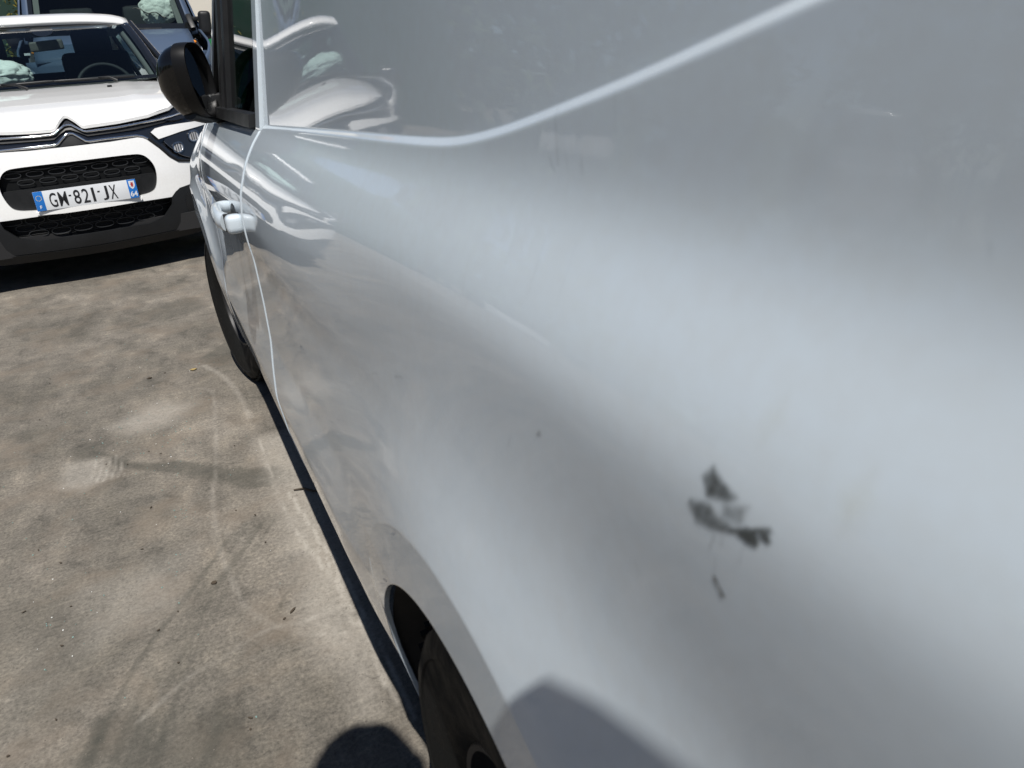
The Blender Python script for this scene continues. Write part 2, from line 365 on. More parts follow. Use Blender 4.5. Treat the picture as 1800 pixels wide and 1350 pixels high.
pit = n.new('ShaderNodeTexVoronoi'); pit.inputs['Scale'].default_value = 75; l.new(tc.outputs['Object'], pit.inputs['Vector'])
pits = mth('MULTIPLY', mth('SUBTRACT', .22, pit.outputs['Distance'], True), 3.5, True)
c2 = mix(c2, (.05, .047, .043), mth('MULTIPLY', pits, mth('MULTIPLY', mth('SUBTRACT', ntex(9, 4), .48, True), 6, True)))
l.new(c2, b.inputs['Base Color']); b.inputs['Roughness'].default_value = .82; b.inputs['Specular IOR Level'].default_value = .35
hgt = mth('ADD', mth('MULTIPLY', ntex(120, 8, .8), .6), mth('ADD', mth('MULTIPLY', ntex(14, 6), .8), mth('MULTIPLY', mth('ADD', crack, pits), -.6)))
bp = n.new('ShaderNodeBump'); bp.inputs['Strength'].default_value = .55; bp.inputs['Distance'].default_value = .004
l.new(hgt, bp.inputs['Height']); l.new(bp.outputs[0], b.inputs['Normal'])
gm.materials.append(m); put(bpy.data.objects.new('ground', gm), kind='structure')

# ------------------------------------------------------------------ van side surface
VC = .78                                    # centre line of the van
ZC = np.array([(-1.2, 1.22), (-.5, 1.18), (0, 1.095), (.21, 1.048), (.323, 1.021), (.452, .9945), (.51, .985), (.56, .979), (.62, .976), (.75, .9715), (.9, .967), (1.5, .948), (2.2, .935), (3, .92)])
def zc(Y): return np.interp(Y, ZC[:, 0], ZC[:, 1])
_y = np.arange(-1.6, 3.6, .005); _k = np.exp(-.5*(np.arange(-40, 41)*.005/.022)**2); _k /= _k.sum()
_z = np.convolve(np.pad(zc(_y), 40, 'edge'), _k, 'valid')
def zc(Y): return np.interp(Y, _y, _z)
def prof_tab(P):
    z = np.arange(.10, 1.30, .002); v = np.interp(z, [p[0] for p in P], [p[1] for p in P])
    s = .009; k = np.exp(-.5*(np.arange(-30, 31)*.002/s)**2); k /= k.sum()
    return z, np.convolve(np.pad(v, 30, 'reflect', reflect_type='odd'), k, 'valid')
REAR = prof_tab([(.1, .095), (.2, .055), (.28, .034), (.36, .018), (.45, .0085), (.5, .011), (.6, .023), (.68, .0360), (.735, .0425), (.77, .0440), (.80, .0442), (.82, .0443), (.84, .0447), (.86, .0456), (.88, .0478), (.90, .0540), (.92, .0632), (.94, .0736), (.955, .0805), (.97, .0850), (.985, .0875), (1.01, .0898), (1.05, .0938), (1.3, .118)])
DOOR = prof_tab([(.1, .095), (.2, .055), (.28, .034), (.36, .018), (.44, .0088), (.50, .0138), (.56, .0208), (.64, .0225), (.72, .0215), (.76, .0168), (.80, .0165), (.842, .0225), (.891, .041), (.925, .061), (.95, .083), (1.0, .10), (1.3, .15)])
def upper_slope(Y): return .092-.055*sstep(.25, .70, Y)+.113*sstep(.85, 1.45, Y)
AX_R, AX_F, AZ, AR = .46, 2.87, .28, .33
def side_x(Y, z, raw=False):
    Y = np.asarray(Y, float); z = np.asarray(z, float)
    wD = sstep(.42, 1.3, Y)
    a = np.interp(z, *REAR); b_ = np.interp(z, *DOOR); x = a*(1-wD)+b_*wD
    c = zc(Y); base_c = np.interp(c, *REAR)*(1-wD)+np.interp(c, *DOOR)*wD
    # the recessed upper field: a small ledge, then an even lean up to the roof
    t = z-c; led = .0058*sstep(-.0004, .0062, t); up = base_c+led+upper_slope(Y)*np.maximum(t, 0)+.16*np.maximum(z-1.30, 0)**1.7*1.5
    x = np.where(t > -.0005, up, x)
    # flares round the wheels
    for ax, lip in ((AX_R, .001), (AX_F, -.012)):
        r = np.hypot(Y-ax, z-AZ)
        lipz = np.interp(z, [.1, .2, .26, .35, .45, .55, .7], [.09, .058, .045, .027, .013, .008, .006])
        lx = lipz+(lip-.001)+.003*np.clip((r-AR)/.06, 0, 1)
        t = np.clip((r-(.393 if ax == AX_R else .425))/(.20 if ax == AX_R else .15), 0, 1); f = 1-(1-t)**2.2
        x = np.where((r < .593) & (z < c-.02), lx*(1-f)+x*f, x)
    return x
def side_pt(Y, z, off=0): return np.stack([side_x(Y, z)-off, np.asarray(Y, float)+0*z, np.asarray(z, float)+0*Y], -1)
def colrows(Yv, n_lo, n_up, ztop, arch=None, zbot=.2):
    G = []
    for Yk in Yv:
        zb = zbot
        if arch is not None and abs(Yk-arch) < AR: zb = AZ+math.sqrt(max(0, AR**2-(Yk-arch)**2))
        c = float(zc(Yk)); lo = np.concatenate([np.linspace(zb, .655, int(n_lo*.4)), np.linspace(.66, c-.002, int(n_lo*.6))]); up = np.concatenate([c+np.linspace(0, .007, 10), np.linspace(c+.02, ztop, n_up)])
        zz = np.concatenate([lo, up]); G.append(side_pt(np.full(zz.shape, Yk), zz))
    return np.array(G)
def with_edges(G, d=.010, ends=(True, True), bottom=True):
    """turn a panel's edges inwards so it has thickness"""
    G = np.array(G)
    if bottom:
        b_ = G[:, :1].copy(); b2 = b_.copy(); b2[..., 0] += d; b1 = b_.copy(); b1[..., 0] += .0006
        G = np.concatenate([b2, b1, G], 1)
    out = [G]
    if ends[0]: e = G[:1].copy(); e[..., 0] += d; e1 = G[:1].copy(); e1[..., 0] += .0006; e1[..., 1] -= .0004; out = [e, e1]+out
    if ends[1]: e = G[-1:].copy(); e[..., 0] += d; e1 = G[-1:].copy(); e1[..., 0] += .0012; e1[..., 1] += .0006; out = out+[e1, e]
    return np.concatenate(out, 0)
GAP = 1.497
van = thing('parked_van', 'white panel van filling the right of the photo, its flank dusty and smudged', 'van', (VC, 1.6, 0))
van_inv = Matrix.Translation((-VC, -1.6, 0))
VO = np.array([VC, 1.6, 0])
def vgrid(name, G, mt=VAN_WHITE, parent=None, flip=True, **k): return grid(name, np.asarray(G)-VO, mt, parent or van, flip, **k)
def vmir(G): G = np.array(G); G[..., 0] = 2*VC-G[..., 0]; return G
ar_in = np.array([AX_R+AR*s for s in np.sin(np.linspace(-math.pi/2, math.pi/2, 150))])
Ys = np.unique(np.concatenate([[-.92], np.linspace(-.92, .05, 60), np.arange(.05, 1.0, .006), np.linspace(1.0, GAP, 50), ar_in, [AX_R-AR-.0005, AX_R+AR+.0005]]))
ZT = 1.44
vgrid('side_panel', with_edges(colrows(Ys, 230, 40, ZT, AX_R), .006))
# ---- other flank, doors, wings
for mir in (0, 1):
    T = vmir if mir else (lambda G: G)
    fl = not mir
    if mir:
        Yc = np.unique(np.concatenate([np.linspace(-.92, GAP, 70), [AX_R-AR-.001, AX_R+AR+.001], np.linspace(AX_R-AR, AX_R+AR, 30)]))
        vgrid('side_panel', T(with_edges(colrows(Yc, 40, 12, ZT, AX_R))), flip=fl)
    # door
    Yd = np.linspace(GAP+.0045, 2.385, 110 if not mir else 24)
    G = []
    for Yk in Yd:
        zb = .21+.05*float(sstep(2.1, 2.385, Yk)); c = float(zc(Yk)); zz = np.concatenate([np.linspace(zb, c-.004, 120 if not mir else 20), [c, c+.002]])
        P = side_pt(np.full(zz.shape, Yk), zz, .0012); P[-1, 0] += .03; P[-2, 0] += .004; G.append(P)
    door = vgrid('door', T(with_edges(G, .014)), flip=fl)
    def ux(Y, z): c = zc(Y); return side_x(Y, c-.004)+.002+.165*(z-c)
    def up_patch(name, y0, y1, z0, z1, off, mt, depth=.02, n=8, parent=door, s0=0, s1=0):
        zv = np.linspace(z0, z1, n)
        A = np.array([[(lambda a: (ux(a, c)-off, a, c))((y0-s0*(c-.95))*(1-u)+(y1-s1*(c-.95))*u) for c in zv] for u in np.linspace(0, 1, 6)])
        def ring(A, d): B = A.copy(); B[..., 0] += d; return B
        A = np.concatenate([ring(A[:, :1], depth), A, ring(A[:, -1:], depth)], 1)
        A = np.concatenate([ring(A[:1], depth), A, ring(A[-1:], depth)], 0)
        return vgrid(name, T(A), mt, parent, flip=fl, sharp=40)
    up_patch('window_pillar', GAP+.0045, 1.546, .946, ZT, .0012, VAN_WHITE)
    up_patch('window_pane', 1.552, 1.95, .952, ZT-.02, -.008, VANGLASS, .0)
    up_patch('window_seal', 1.5465, 1.5515, .950, ZT-.01, .001, RUBBER, .012)
    for a, b_ in ((1.95, 1.99), (1.993, 2.045), (2.048, 2.09)): up_patch('window_divider', a, b_, .950, ZT-.01, .003 if a < 1.96 or a > 2.04 else -.004, BLACK_PLASTIC, .016)
    up_patch('quarter_pane', 2.09, 2.262, .952, 1.22, -.006, VANGLASS, .0, s1=.62)
    up_patch('window_frame', 2.262, 2.272, .945, 1.24, .002, RUBBER, .02, s0=.62, s1=.62)
    up_patch('window_frame', 2.273, 2.288, .93, 1.24, .005, VAN_WHITE, .03, s0=.62, s1=.62)
    up_patch('window_frame', 2.085, 2.10, 1.22, ZT, .003, VAN_WHITE, .03)
    up_patch('belt_strip', 1.553, 2.13, .9485, .972, .0125, BLACK_PLASTIC, .03, 3)
    # wing with the front wheel arch
    Yf = np.unique(np.concatenate([np.linspace(2.391, 3.42, 60 if not mir else 20), [AX_F-AR-.0005, AX_F+AR+.0005], AX_F+AR*np.sin(np.linspace(-math.pi/2, math.pi/2, 50))]))
    G = []
    for Yk in Yf:
        zb = .26
        if abs(Yk-AX_F) < AR: zb = AZ+math.sqrt(max(0, AR**2-(Yk-AX_F)**2))
        zt = .925-.20*max(0, (Yk-2.4)/1.02)**1.8; zz = np.linspace(zb, zt, 60 if not mir else 20)
        P = side_pt(np.full(zz.shape, Yk), zz, .001); P[:, 0] += .036*float(sstep(2.42, 2.85, Yk))*sstep(.76, .88, zz)+.17*max(0, (Yk-2.9)/.52)**1.6; G.append(P)
    vgrid('wing', T(with_edges(G, .014)), flip=fl)
# roof, bonnet, windscreen, tail
def cross(Y0, zrel=0): return float(side_x(Y0, ZT))
Yr = np.linspace(-.92, 2.1, 30); G = []
for Yk in Yr:
    x0 = float(side_x(Yk, ZT)); P = []
    for t in np.linspace(0, 1, 24):
        a = t*2-1; xx = VC+(VC-x0)*math.copysign(min(1, abs(a)), a); P.append((xx, Yk, ZT+.125*(1-abs(a)**5)**.6*(1-.3*max(0, (Yk-1.6)/.5)**2)))
    G.append(P)
vgrid('roof', G, flip=False)
G = []
for t in np.linspace(0, 1, 16):
    hw = .50+.0*t; yy = 2.1+.72*t; zz = 1.545-.56*t; G.append([(VC+hw*(1+.13*t)*s, yy-.12*abs(s)**2.5*t-.02, zz-.05*abs(s)**3) for s in np.linspace(-1, 1, 20)])
vgrid('windscreen', G, VANGLASS, flip=True)
for s in (-1, 1):
    G = [[(VC+s*(.44+.08*t+a*.045), 2.02+.68*t-.02*a, 1.545-.56*t-.05) for a in (0, 1)] for t in np.linspace(0, 1, 12)]
    vgrid('windscreen_pillar', G, BLACK_PLASTIC, thick=.03)
G = []
for t in np.linspace(0, 1, 26):
    yy = 2.66+.72*t-.02*t**6; zz = .985-.10*t**2-.12*t**7; G.append([(VC+.68*s*(1-.05*t*t), yy-.14*abs(s)**3*t, zz-.045*abs(s)**3) for s in np.linspace(-1, 1, 24)])
vgrid('bonnet', G, thick=.02, flip=True)
G = []
for zz in np.linspace(.18, .80, 18):
    G.append([(VC+.62*s, 3.46-.20*abs(s)**3.2-.05*((zz-.4)/.4)**2, zz) for s in np.linspace(-1, 1, 26)])
vgrid('front_bumper', G, thick=.03, flip=True)
bm = bmesh.new()
for zz in (.66, .71, .76): box(bm, (0, 1.83, zz), (.9, .02, .025), bev=.006)
bmo('grille', bm, BLACK_PLASTIC, van)
for s in (-1, 1):
    bm = bmesh.new(); box(bm, (s*.50, 1.74, .72), (.26, .10, .15), Matrix.Rotation(-s*.45, 3, 'Z'), .03, 3); bmo('headlight', bm, CLEARLAMP, van)
    bm = bmesh.new(); box(bm, (s*.66, -2.525, .82), (.12, .03, .36), None, .012, 3); bmo('tail_light', bm, mat('red_lens', (.4, .01, .01), .2, coat=1), van)
G = []
for zz in np.linspace(.25, 1.50, 16):
    x0 = float(side_x(-.92, min(zz, ZT))); G.append([(VC+(VC-x0)*s, -.92-.03*(1-abs(s)**6), zz) for s in np.linspace(-1, 1, 20)])
vgrid('rear_door', G, thick=.02, flip=False)
bm = bmesh.new(); box(bm, (0, -2.56, .36), (1.50, .14, .20), None, .04, 3); bmo('rear_bumper', bm, SKIRT_PLASTIC, van)
bm = bmesh.new(); box(bm, (0, -.35, .35), (1.20, 4.1, .12)); box(bm, (0, -1.6, .9), (1.2, 1.5, .02)); bmo('underbody', bm, DARK, van)
bm = bmesh.new(); box(bm, (0, .08, .95), (1.2, .03, .9)); box(bm, (-.36, .25, .75), (.42, .14, .6), None, .05); box(bm, (.36, .25, .75), (.42, .14, .6), None, .05)
box(bm, (0, .95, .86), (1.2, .35, .22), None, .06); box(bm, (-.36, .22, 1.17), (.22, .09, .16), None, .04); bmo('cabin', bm, INTERIOR, van)
# wheel housings
for ax in (AX_R, AX_F):
    for s in (0, 1):
        G = []
        for a in np.linspace(R(-25), R(205), 40):
            G.append([(x, ax+(AR+.006)*math.cos(a), AZ+(AR+.006)*math.sin(a)) for x in np.concatenate([[.026], np.linspace(.03, .34, 6)])])
        for g_ in G:
            for q in range(len(g_)): g_[q] = (max(g_[q][0], .007+float(side_x(g_[0][1], max(.2, g_[0][2]))) if q == 0 else g_[q][0]+.03), g_[q][1], g_[q][2])
        G = vmir(G) if s else np.array(G)
        hs = vgrid('wheel_housing', G, LINER, flip=bool(s))
        bm = bmesh.new(); bmesh.ops.create_circle(bm, cap_ends=True, radius=AR+.01, segments=40)
        bmesh.ops.transform(bm, matrix=Matrix.Translation(((.37-VC)*(-1 if s else 1), ax-1.6, AZ)) @ Matrix.Rotation(R(90), 4, 'Y'), verts=bm.verts); bmo('inner_panel', bm, DARK, hs)
def wheel(ax, x, steer=0, mir=False):
    e = bpy.data.objects.new('wheel', None); put(e, van); e.empty_display_size = .1; sg = -1 if not mir else 1
    e.location = (x-VC, ax-1.6, AZ); e.rotation_euler = (0, 0, steer+(math.pi if mir else 0))
    # tyre: x<0 is the outer face
    pr = [(.075, .150), (.078, .19), (.088, .235), (.09, .258), (.082, .272), (.06, .2785), (.03, .28), (0, .2802), (-.03, .28), (-.06, .2785), (-.082, .272), (-.092, .256), (-.093, .245), (-.0905, .243), (-.0895, .215), (-.087, .190), (-.080, .165), (-.07, .150)]
    V, F = lathe_vf(pr, 72); ty = mesh('tyre', V, F, TYRE, e, True, 40)
    L = []
    for k in range(44):
        a = 2*math.pi*k/44
        for s in (-1, 1):
            bm = bmesh.new(); box(bm, (0, 0, .2815), (.055, .030, .006)); bmesh.ops.transform(bm, matrix=Matrix.Rotation(a+(.03 if s > 0 else 0), 4, 'X') @ Matrix.Translation((s*.052, 0, 0)) @ Matrix.Rotation(s*.25, 4, 'Z'), verts=bm.verts)
            L.append(([v.co.copy() for v in bm.verts], [tuple(v.index for v in f.verts) for f in bm.faces])) if bm.verts.index_update() is None else 0; bm.free()
    for zz in (-.02, .02): pass
    V, F = joinvf(L); o = mesh('tread_block', V, F, TYRE, ty, False, kind='stuff')
    rp = [(-.068, .154), (-.074, .150), (-.072, .143), (-.050, .138), (-.035, .13), (-.030, .11), (-.040, .085), (-.048, .06), (-.05, .045), (-.062, .04), (-.064, .02), (-.064, 0)]
    V, F = lathe_vf(rp, 60); rim = mesh('rim', V, F, STEEL, e, True, 35)
    V, F = lathe_vf([(-.05, .056), (-.068, .052), (-.073, .045), (-.075, .03), (-.075, 0)], 32); mesh('hub_cap', V, F, DARK_CHROME, rim, True, 40)
    for k in range(5):
        a = 2*math.pi*k/5; V, F = lathe_vf([(-.05, .010), (-.066, .0095), (-.067, 0)], 6); mesh('wheel_nut', [v+Vector((.0, .088*math.cos(a), .088*math.sin(a))) for v in V], F, DARK_CHROME, rim, True, 30)
    V, F = lathe_vf([(.02, .155), (.02, 0)], 24); mesh('brake', V, F, DARK, e)
wheel(AX_R, .122); wheel(AX_F, .118, R(9)); wheel(AX_R, 2*VC-.150, 0, True); wheel(AX_F, 2*VC-.118, R(9), True)
# door handle
hd = bpy.data.objects.new('door_handle', None); put(hd, van)
hz = .785; P = [(.020, 1.728, hz+.004), (.006, 1.718, hz+.006), (-.010, 1.700, hz+.006), (-.015, 1.665, hz+.005), (-.016, 1.62, hz+.002), (-.013, 1.590, hz), (-.007, 1.572, hz-.001)]
P = catmull(P, 6); r_ = np.interp(np.linspace(0, 1, len(P)), [0, .15, .4, .8, 1], [.008, .0095, .0108, .0125, .0125])
tube('grip', [np.array(p)-VO for p in P], r_, VAN_WHITE, hd, 16, flat=1.4, up=(0, 0, 1))
bm = bmesh.new(); box(bm, Vector((.004, 1.541, hz-.001))-Vector(VO), (.032, .032, .036), None, .0125, 4); bmo('lock_cover', bm, VAN_WHITE, hd)
bm = bmesh.new(); box(bm, Vector((.003, 1.561, hz-.001))-Vector(VO), (.030, .0035, .034), None, .001); bmo('seam_ring', bm, RUBBER, hd)
bm = bmesh.new(); bmesh.ops.create_uvsphere(bm, u_segments=24, v_segments=14, radius=1); bmesh.ops.transform(bm, matrix=Matrix.Translation(Vector((.0175, 1.64, hz))-Vector(VO)) @ Matrix.Diagonal((.006, .055, .022, 1)), verts=bm.verts); bmo('handle_recess', bm, BLACK_PLASTIC, hd)
# folded wing mirror
def wing_mirror(mir=False):
    e = bpy.data.objects.new('wing_mirror', None); put(e, van)
    c = Vector((.029, 2.07, 1.034)); n_ = Vector((.90, -.43, .02)).normalized(); u_ = Vector((0, 0, 1)).cross(n_).normalized(); v_ = n_.cross(u_)
    tf = (lambda p: Vector((2*VC-p.x, p.y, p.z))-Vector(VO)) if mir else (lambda p: p-Vector(VO))
    def outline(a, k=1.0):  # egg outline in the opening plane
        x = math.cos(a); z = math.sin(a); ww = .072*(1+.10*z); return ((math.copysign(abs(x)**.82, x)*ww-.022*z)*k, (math.copysign(abs(z)**.86, z)*.083+.004*x)*k)
    N = 56; rings = []
    for (k, d) in ((.89, .004), (.90, .014), (.94, .018), (.985, .018), (1.0, .008), (1.005, -.006), (1.0, -.012)):
        rings.append([tf(c+u_*outline(2*math.pi*i/N, k)[0]+v_*outline(2*math.pi*i/N, k)[1]+n_*d) for i in range(N)])
    V, F = grid_vf(np.array([[p[:] for p in r_] for r_ in rings]), False, True, not mir); mesh('bezel', V, F, MIRPL, e, True, 50)
    rings = []
    for t in np.linspace(0, 1, 18):
        k = max(.001, (1-t**2.6))**.5; d = -.010-.074*t
        rings.append([tf(c+u_*(outline(2*math.pi*i/N, k*.985)[0]+.012*t)+v_*(outline(2*math.pi*i/N, k*.985)[1]-.012*t)+n_*(d*(1-.18*max(0, -math.sin(2*math.pi*i/N))))) for i in range(N)])
    V, F = grid_vf(np.array([[p[:] for p in r_] for r_ in rings]), False, True, not mir); mesh('housing', V, F, MIRCAP, e, True, 60)
    V = [tf(c+n_*.002)]+[tf(c+u_*outline(2*math.pi*i/N, .90)[0]+v_*outline(2*math.pi*i/N, .90)[1]+n_*.004) for i in range(N)]
    mesh('mirror_glass', V, [(0, 1+i, 1+(i+1) % N) for i in range(N)], MIRRORGL, e)
    A = [tf(Vector(p)) for p in ((.0, 2.06, .962), (.035, 2.09, .951), (.07, 2.15, .948), (.10, 2.2, .955))]
    tube('arm', A, [.020, .022, .022, .026], BLACK_PLASTIC, e, 12, flat=.6)
    bm = bmesh.new(); box(bm, tf(Vector((.074, 2.17, .968)))[:], (.035, .10, .07), None, .01, 3); bmo('mount', bm, BLACK_PLASTIC, e)
wing_mirror(); wing_mirror(True)
# ------------------------------------------------------------------ white hatchback facing the camera
CTH = R(4.485)
car = thing('parked_car', 'white crashed hatchback facing us nose-on with black double-arrow grille bars and a plate', 'car', (-.472, 5.013, 0), CTH)
def fb(z): return np.interp(z, [.10, .155, .21, .30, .40, .56, .70, .80, .86, .93, 1.0], [-.10, -.03, .0, .008, .012, .0, -.025, -.05, -.08, -.14, -.24])
_zz = np.arange(0, 1.1, .005); _fb = np.convolve(np.pad(fb(_zz), 8, 'edge'), np.ones(17)/17, 'valid')
def fx(x): x = abs(x); return -.16*(x/.8)**2-.22*(x/.88)**6
def front(off=0):           # local: x across, -y forwards
    def f(x, z, d): return (x, -(float(np.interp(z, _zz, _fb))+fx(x)+off-d), z)
    return f
def sym(P): return [(-x, z) for x, z in P][::-1]+list(P)
def full(P): P = list(P); return P+[(-x, z) for x, z in P[::-1]]
# outlines read off the front, right half, mirrored
OPEN_ = smoothpoly(full([(.0, .670), (.30, .670), (.348, .660), (.378, .630), (.397, .585), (.394, .53), (.376, .475), (.352, .450), (.29, .440), (.0, .428)]), 2)
LOWER = full([(0, .411), (.446, .404), (.436, .36), (.38, .302), (.29, .277), (0, .275)])
EYE_ = [(.398, .741), (.449, .690), (.500, .628), (.534, .594), (.60, .585), (.69, .60), (.80, .70), (.84, .78), (.80, .81), (.70, .80), (.60, .798), (.46, .788), (.425, .770)]
TOPW = [(0, .745), (.34, .752), (.375, .745)]
WB = [(.0, .411), (.446, .404), (.47, .432), (.504, .452), (.569, .458), (.70, .47), (.86, .50)]
outer = full([(0, .748), (.20, .748), (.345, .754), (.372, .748), (.402, .728), (.449, .682), (.494, .625), (.534, .594), (.60, .584), (.70, .596), (.80, .66), (.87, .70), (.87, .50), (.70, .468), (.569, .457), (.504, .447), (.475, .43), (.446, .404), (.0, .411)])
bump = panel('front_bumper', outer, front(0), CAR_WHITE, car, [OPEN_], .028, .030)
def cpart(name, P, off, mt, parent=car, holes=(), res=.03, depth=.01, **k): return panel(name, P, front(off), mt, parent, holes, res, depth, **k)
# black grille bar between bonnet and bumper, with both eyes
band = cpart('grille_bar', full([(0, .905), (.011, .905), (.082, .848), (.269, .850), (.433, .863), (.562, .889), (.70, .93), (.84, .90), (.87, .70), (.80, .655), (.70, .594), (.60, .582), (.534, .592), (.494, .623), (.449, .680), (.400, .727), (.372, .746), (.345, .752), (.0, .747)]), -.022, GLOSS_BLACK, res=.03, depth=.02)
trap = cpart('emblem_field', [(-.078, .751), (.095, .751), (.058, .789), (.02, .803), (-.005, .803), (-.04, .785)], -.004, BLACK_PLASTIC, band, depth=.018)
cpart('grille_strip', [(-.55, .838), (-.30, .822), (-.075, .815), (-.058, .819), (-.033, .84), (-.004, .857), (.022, .857), (.05, .838), (.088, .815), (.26, .820), (.52, .840), (.55, .82), (.35, .796), (.095, .79), (.055, .815), (.02, .832), (-.004, .832), (-.035, .815), (-.072, .79), (-.32, .796)], -.010, BLACK_PLASTIC, band, depth=.012)
def fline(P, off, dens_=.02, closed=False):
    Q = dens(P, dens_, closed); return [front(off)(x, z, 0) for x, z in Q]
up = [(-.80, .868), (-.56, .842), (-.33, .822), (-.165, .8155), (-.078, .8155), (-.060, .819), (-.036, .838), (-.006, .8555), (.012, .8575), (.030, .8555), (.054, .838), (.080, .819), (.096, .8145), (.26, .8185), (.51, .838), (.66, .86), (.82, .89)]
lo = [(-.40, .741), (-.372, .757), (-.34, .764), (-.17, .764), (-.075, .764), (-.060, .768), (-.035, .789), (-.006, .8115), (.010, .8145), (.026, .8115), (.050, .792), (.078, .768), (.094, .764), (.169, .7665), (.34, .7665), (.372, .758), (.40, .741)]
tube('chrome_arrow_line', fline(up, .001), .0062, CHROME, band, 8, flat=.8, up=(0, 1, 0))
tube('chrome_arrow_line', fline(lo, .003), .0062, CHROME, band, 8, flat=.8, up=(0, 1, 0))
tube('black_trim', fline([(.40, .741), (.449, .690), (.494, .632), (.534, .600), (.60, .590), (.70, .602)], .003), .008, BLACK_PLASTIC, band, 8, flat=.8, up=(0, 1, 0))
# day lamps (thin, above) and headlamps (below)
for s in (1, -1):
    ms = lambda P: [(s*x, z) for x, z in P][::s]
    wp = cpart('white_wing_blade', ms([(.424, .772), (.452, .790), (.505, .797), (.60, .80), (.70, .80), (.82, .81), (.80, .785), (.77, .776), (.599, .757), (.457, .731)]), .0, CAR_WHITE, bump, depth=.02)
    dl = cpart('day_lamp', ms([(.49, .838), (.53, .825), (.585, .82), (.64, .828), (.70, .86), (.71, .885), (.60, .868), (.50, .85)]), -.002, GLOSS_BLACK, band, depth=.02)
    tube('light_guide', fline(ms([(.505, .838), (.56, .842), (.62, .856), (.69, .875)]), .004), .003, CLEARLAMP, dl, 6, up=(0, 1, 0))
    hl = cpart('headlight', smoothpoly(ms([(.466, .727), (.60, .752), (.765, .774), (.80, .758), (.77, .69), (.70, .605), (.64, .594), (.575, .612), (.52, .66)]), 2), -.006, GLOSS_BLACK, band, depth=.03)
    for (x0, z0, ww, hh) in ((.555, .672, .066, .066), (.665, .722, .070, .072)):
        oc = smoothpoly([(s*x0-ww/2, z0-hh/2), (s*x0+ww/2, z0-hh/2+.004), (s*x0+ww/2, z0+hh/2), (s*x0-ww/2, z0+hh/2-.004)], 2)
        ic = [((p[0]-s*x0)*.82+s*x0, (p[1]-z0)*.82+z0) for p in oc]
        cpart('lamp_ring', oc, .002, DARK_CHROME, hl, [ic], .012, .012)
        cpart('lamp_unit', ic, -.004, CLEARLAMP, hl, [], .01, .004)
        for q in (-.016, -.003, .012): cpart('lamp_fin', [(s*x0+q, z0-.022), (s*x0+q+.004, z0-.022), (s*x0+q+.004, z0+.022), (s*x0+q, z0+.022)], .004, BLACK_PLASTIC, hl, res=.02, depth=.008)
    tube('lamp_trim', fline(ms([(.48, .718), (.52, .668), (.56, .628), (.61, .606), (.66, .602)]), .002), .0022, DARK_CHROME, hl, 6, up=(0, 1, 0))
    # lower corner: lamp pocket
    cpart('fog_pocket', smoothpoly(ms([(.535, .27), (.512, .36), (.548, .425), (.62, .43), (.68, .36), (.66, .26)]), 2), .008, BLACK_PLASTIC, bump, depth=.03)
# openings
def flat(yoff):
    def f(x, z, d): return (x, -(yoff-.16*(x/.8)**2-d), z)
    return f
gp = panel('upper_grille', smoothpoly(full([(0, .69), (.33, .69), (.40, .64), (.41, .55), (.38, .44), (.30, .42), (0, .41)]), 1), flat(-.05), GRILLE_BACK, car, (), .04, 0)
panel('plate_shelf', smoothpoly(full([(0, .556), (.36, .552), (.392, .55), (.385, .50), (.365, .455), (.32, .44), (0, .43)]), 1), flat(-.016), BLACK_PLASTIC, gp, (), .04, .03)
stad = lambda w_, h_: smoothpoly([(-w_/2, 0), (-w_/2+h_*.5, h_/2), (w_/2-h_*.5, h_/2), (w_/2, 0), (w_/2-h_*.5, -h_/2), (-w_/2+h_*.5, -h_/2)], 2)
for row, (z0, ww, hh, n_, sh) in enumerate(((.628, .088, .026, 7, .0), (.588, .088, .026, 8, .5))):
    for i in range(n_):
        x0 = (i-(n_-1)/2)*.108+.004
        if abs(x0) > .36: continue
        w2 = ww
        tube('grille_loop', [(x0+p[0], .05+.16*((x0+p[0])/.8)**2-.012, z0+p[1]) for p in stad(w2, hh)], .0022, LOOPS, gp, 6, True, up=(0, 1, 0))
tube('grille_rail', [(x, .034+.16*(x/.8)**2, .655-.02*abs(math.sin(x*29))*.4) for x in np.linspace(-.33, .33, 60)], .004, BLACK_PLASTIC, gp, 6, up=(0, 1, 0))
lgp = panel('lower_grille', LOWER, flat(-.045), GRILLE_BACK, car, (), .04, 0)
for row, z0 in enumerate((.385, .348, .311)):
    n_ = (8, 7, 8)[row] if row != 2 else 6
    for i in range(n_):
        x0 = (i-(n_-1)/2)*.112
        if abs(x0) > (.43, .40, .33)[row]: continue
        tube('grille_loop', [(x0+p[0], .045+.16*((x0+p[0])/.8)**2-.012, z0+p[1]) for p in stad(.104, .034)], .0022, LOOPS, lgp, 6, True, up=(0, 1, 0))
for k in range(7):
    zz = .290+.017*k; hw = np.interp(zz, [.28, .33, .40], [.33, .41, .44]); V, F = tube_vf([(x, .045+.16*(x/.8)**2-.005, zz) for x in np.linspace(-hw, hw, 20)], .0018, 4); mesh('grille_slat', V, F, BLACK_PLASTIC, lgp)
SK = full([(0, .277), (.29, .279), (.38, .304), (.437, .362), (.448, .402), (.476, .428), (.504, .445), (.569, .455), (.70, .466), (.87, .50), (.87, .235), (.70, .225), (.5, .212), (0, .204)])
cpart('skirt', [(x, z) for x, z in full([(0, .411), (.447, .404), (.476, .428), (.504, .445), (.569, .455), (.70, .466), (.87, .498), (.87, .235), (.70, .225), (.5, .212), (0, .204)])], .004, SKIRT_PLASTIC, car, [LOWER], .03, .03)
cpart('chin_lip', full([(0, .200), (.5, .208), (.8, .222), (.78, .185), (.5, .160), (0, .154)]), .010, SKIRT_PLASTIC, car, (), .03, .05)
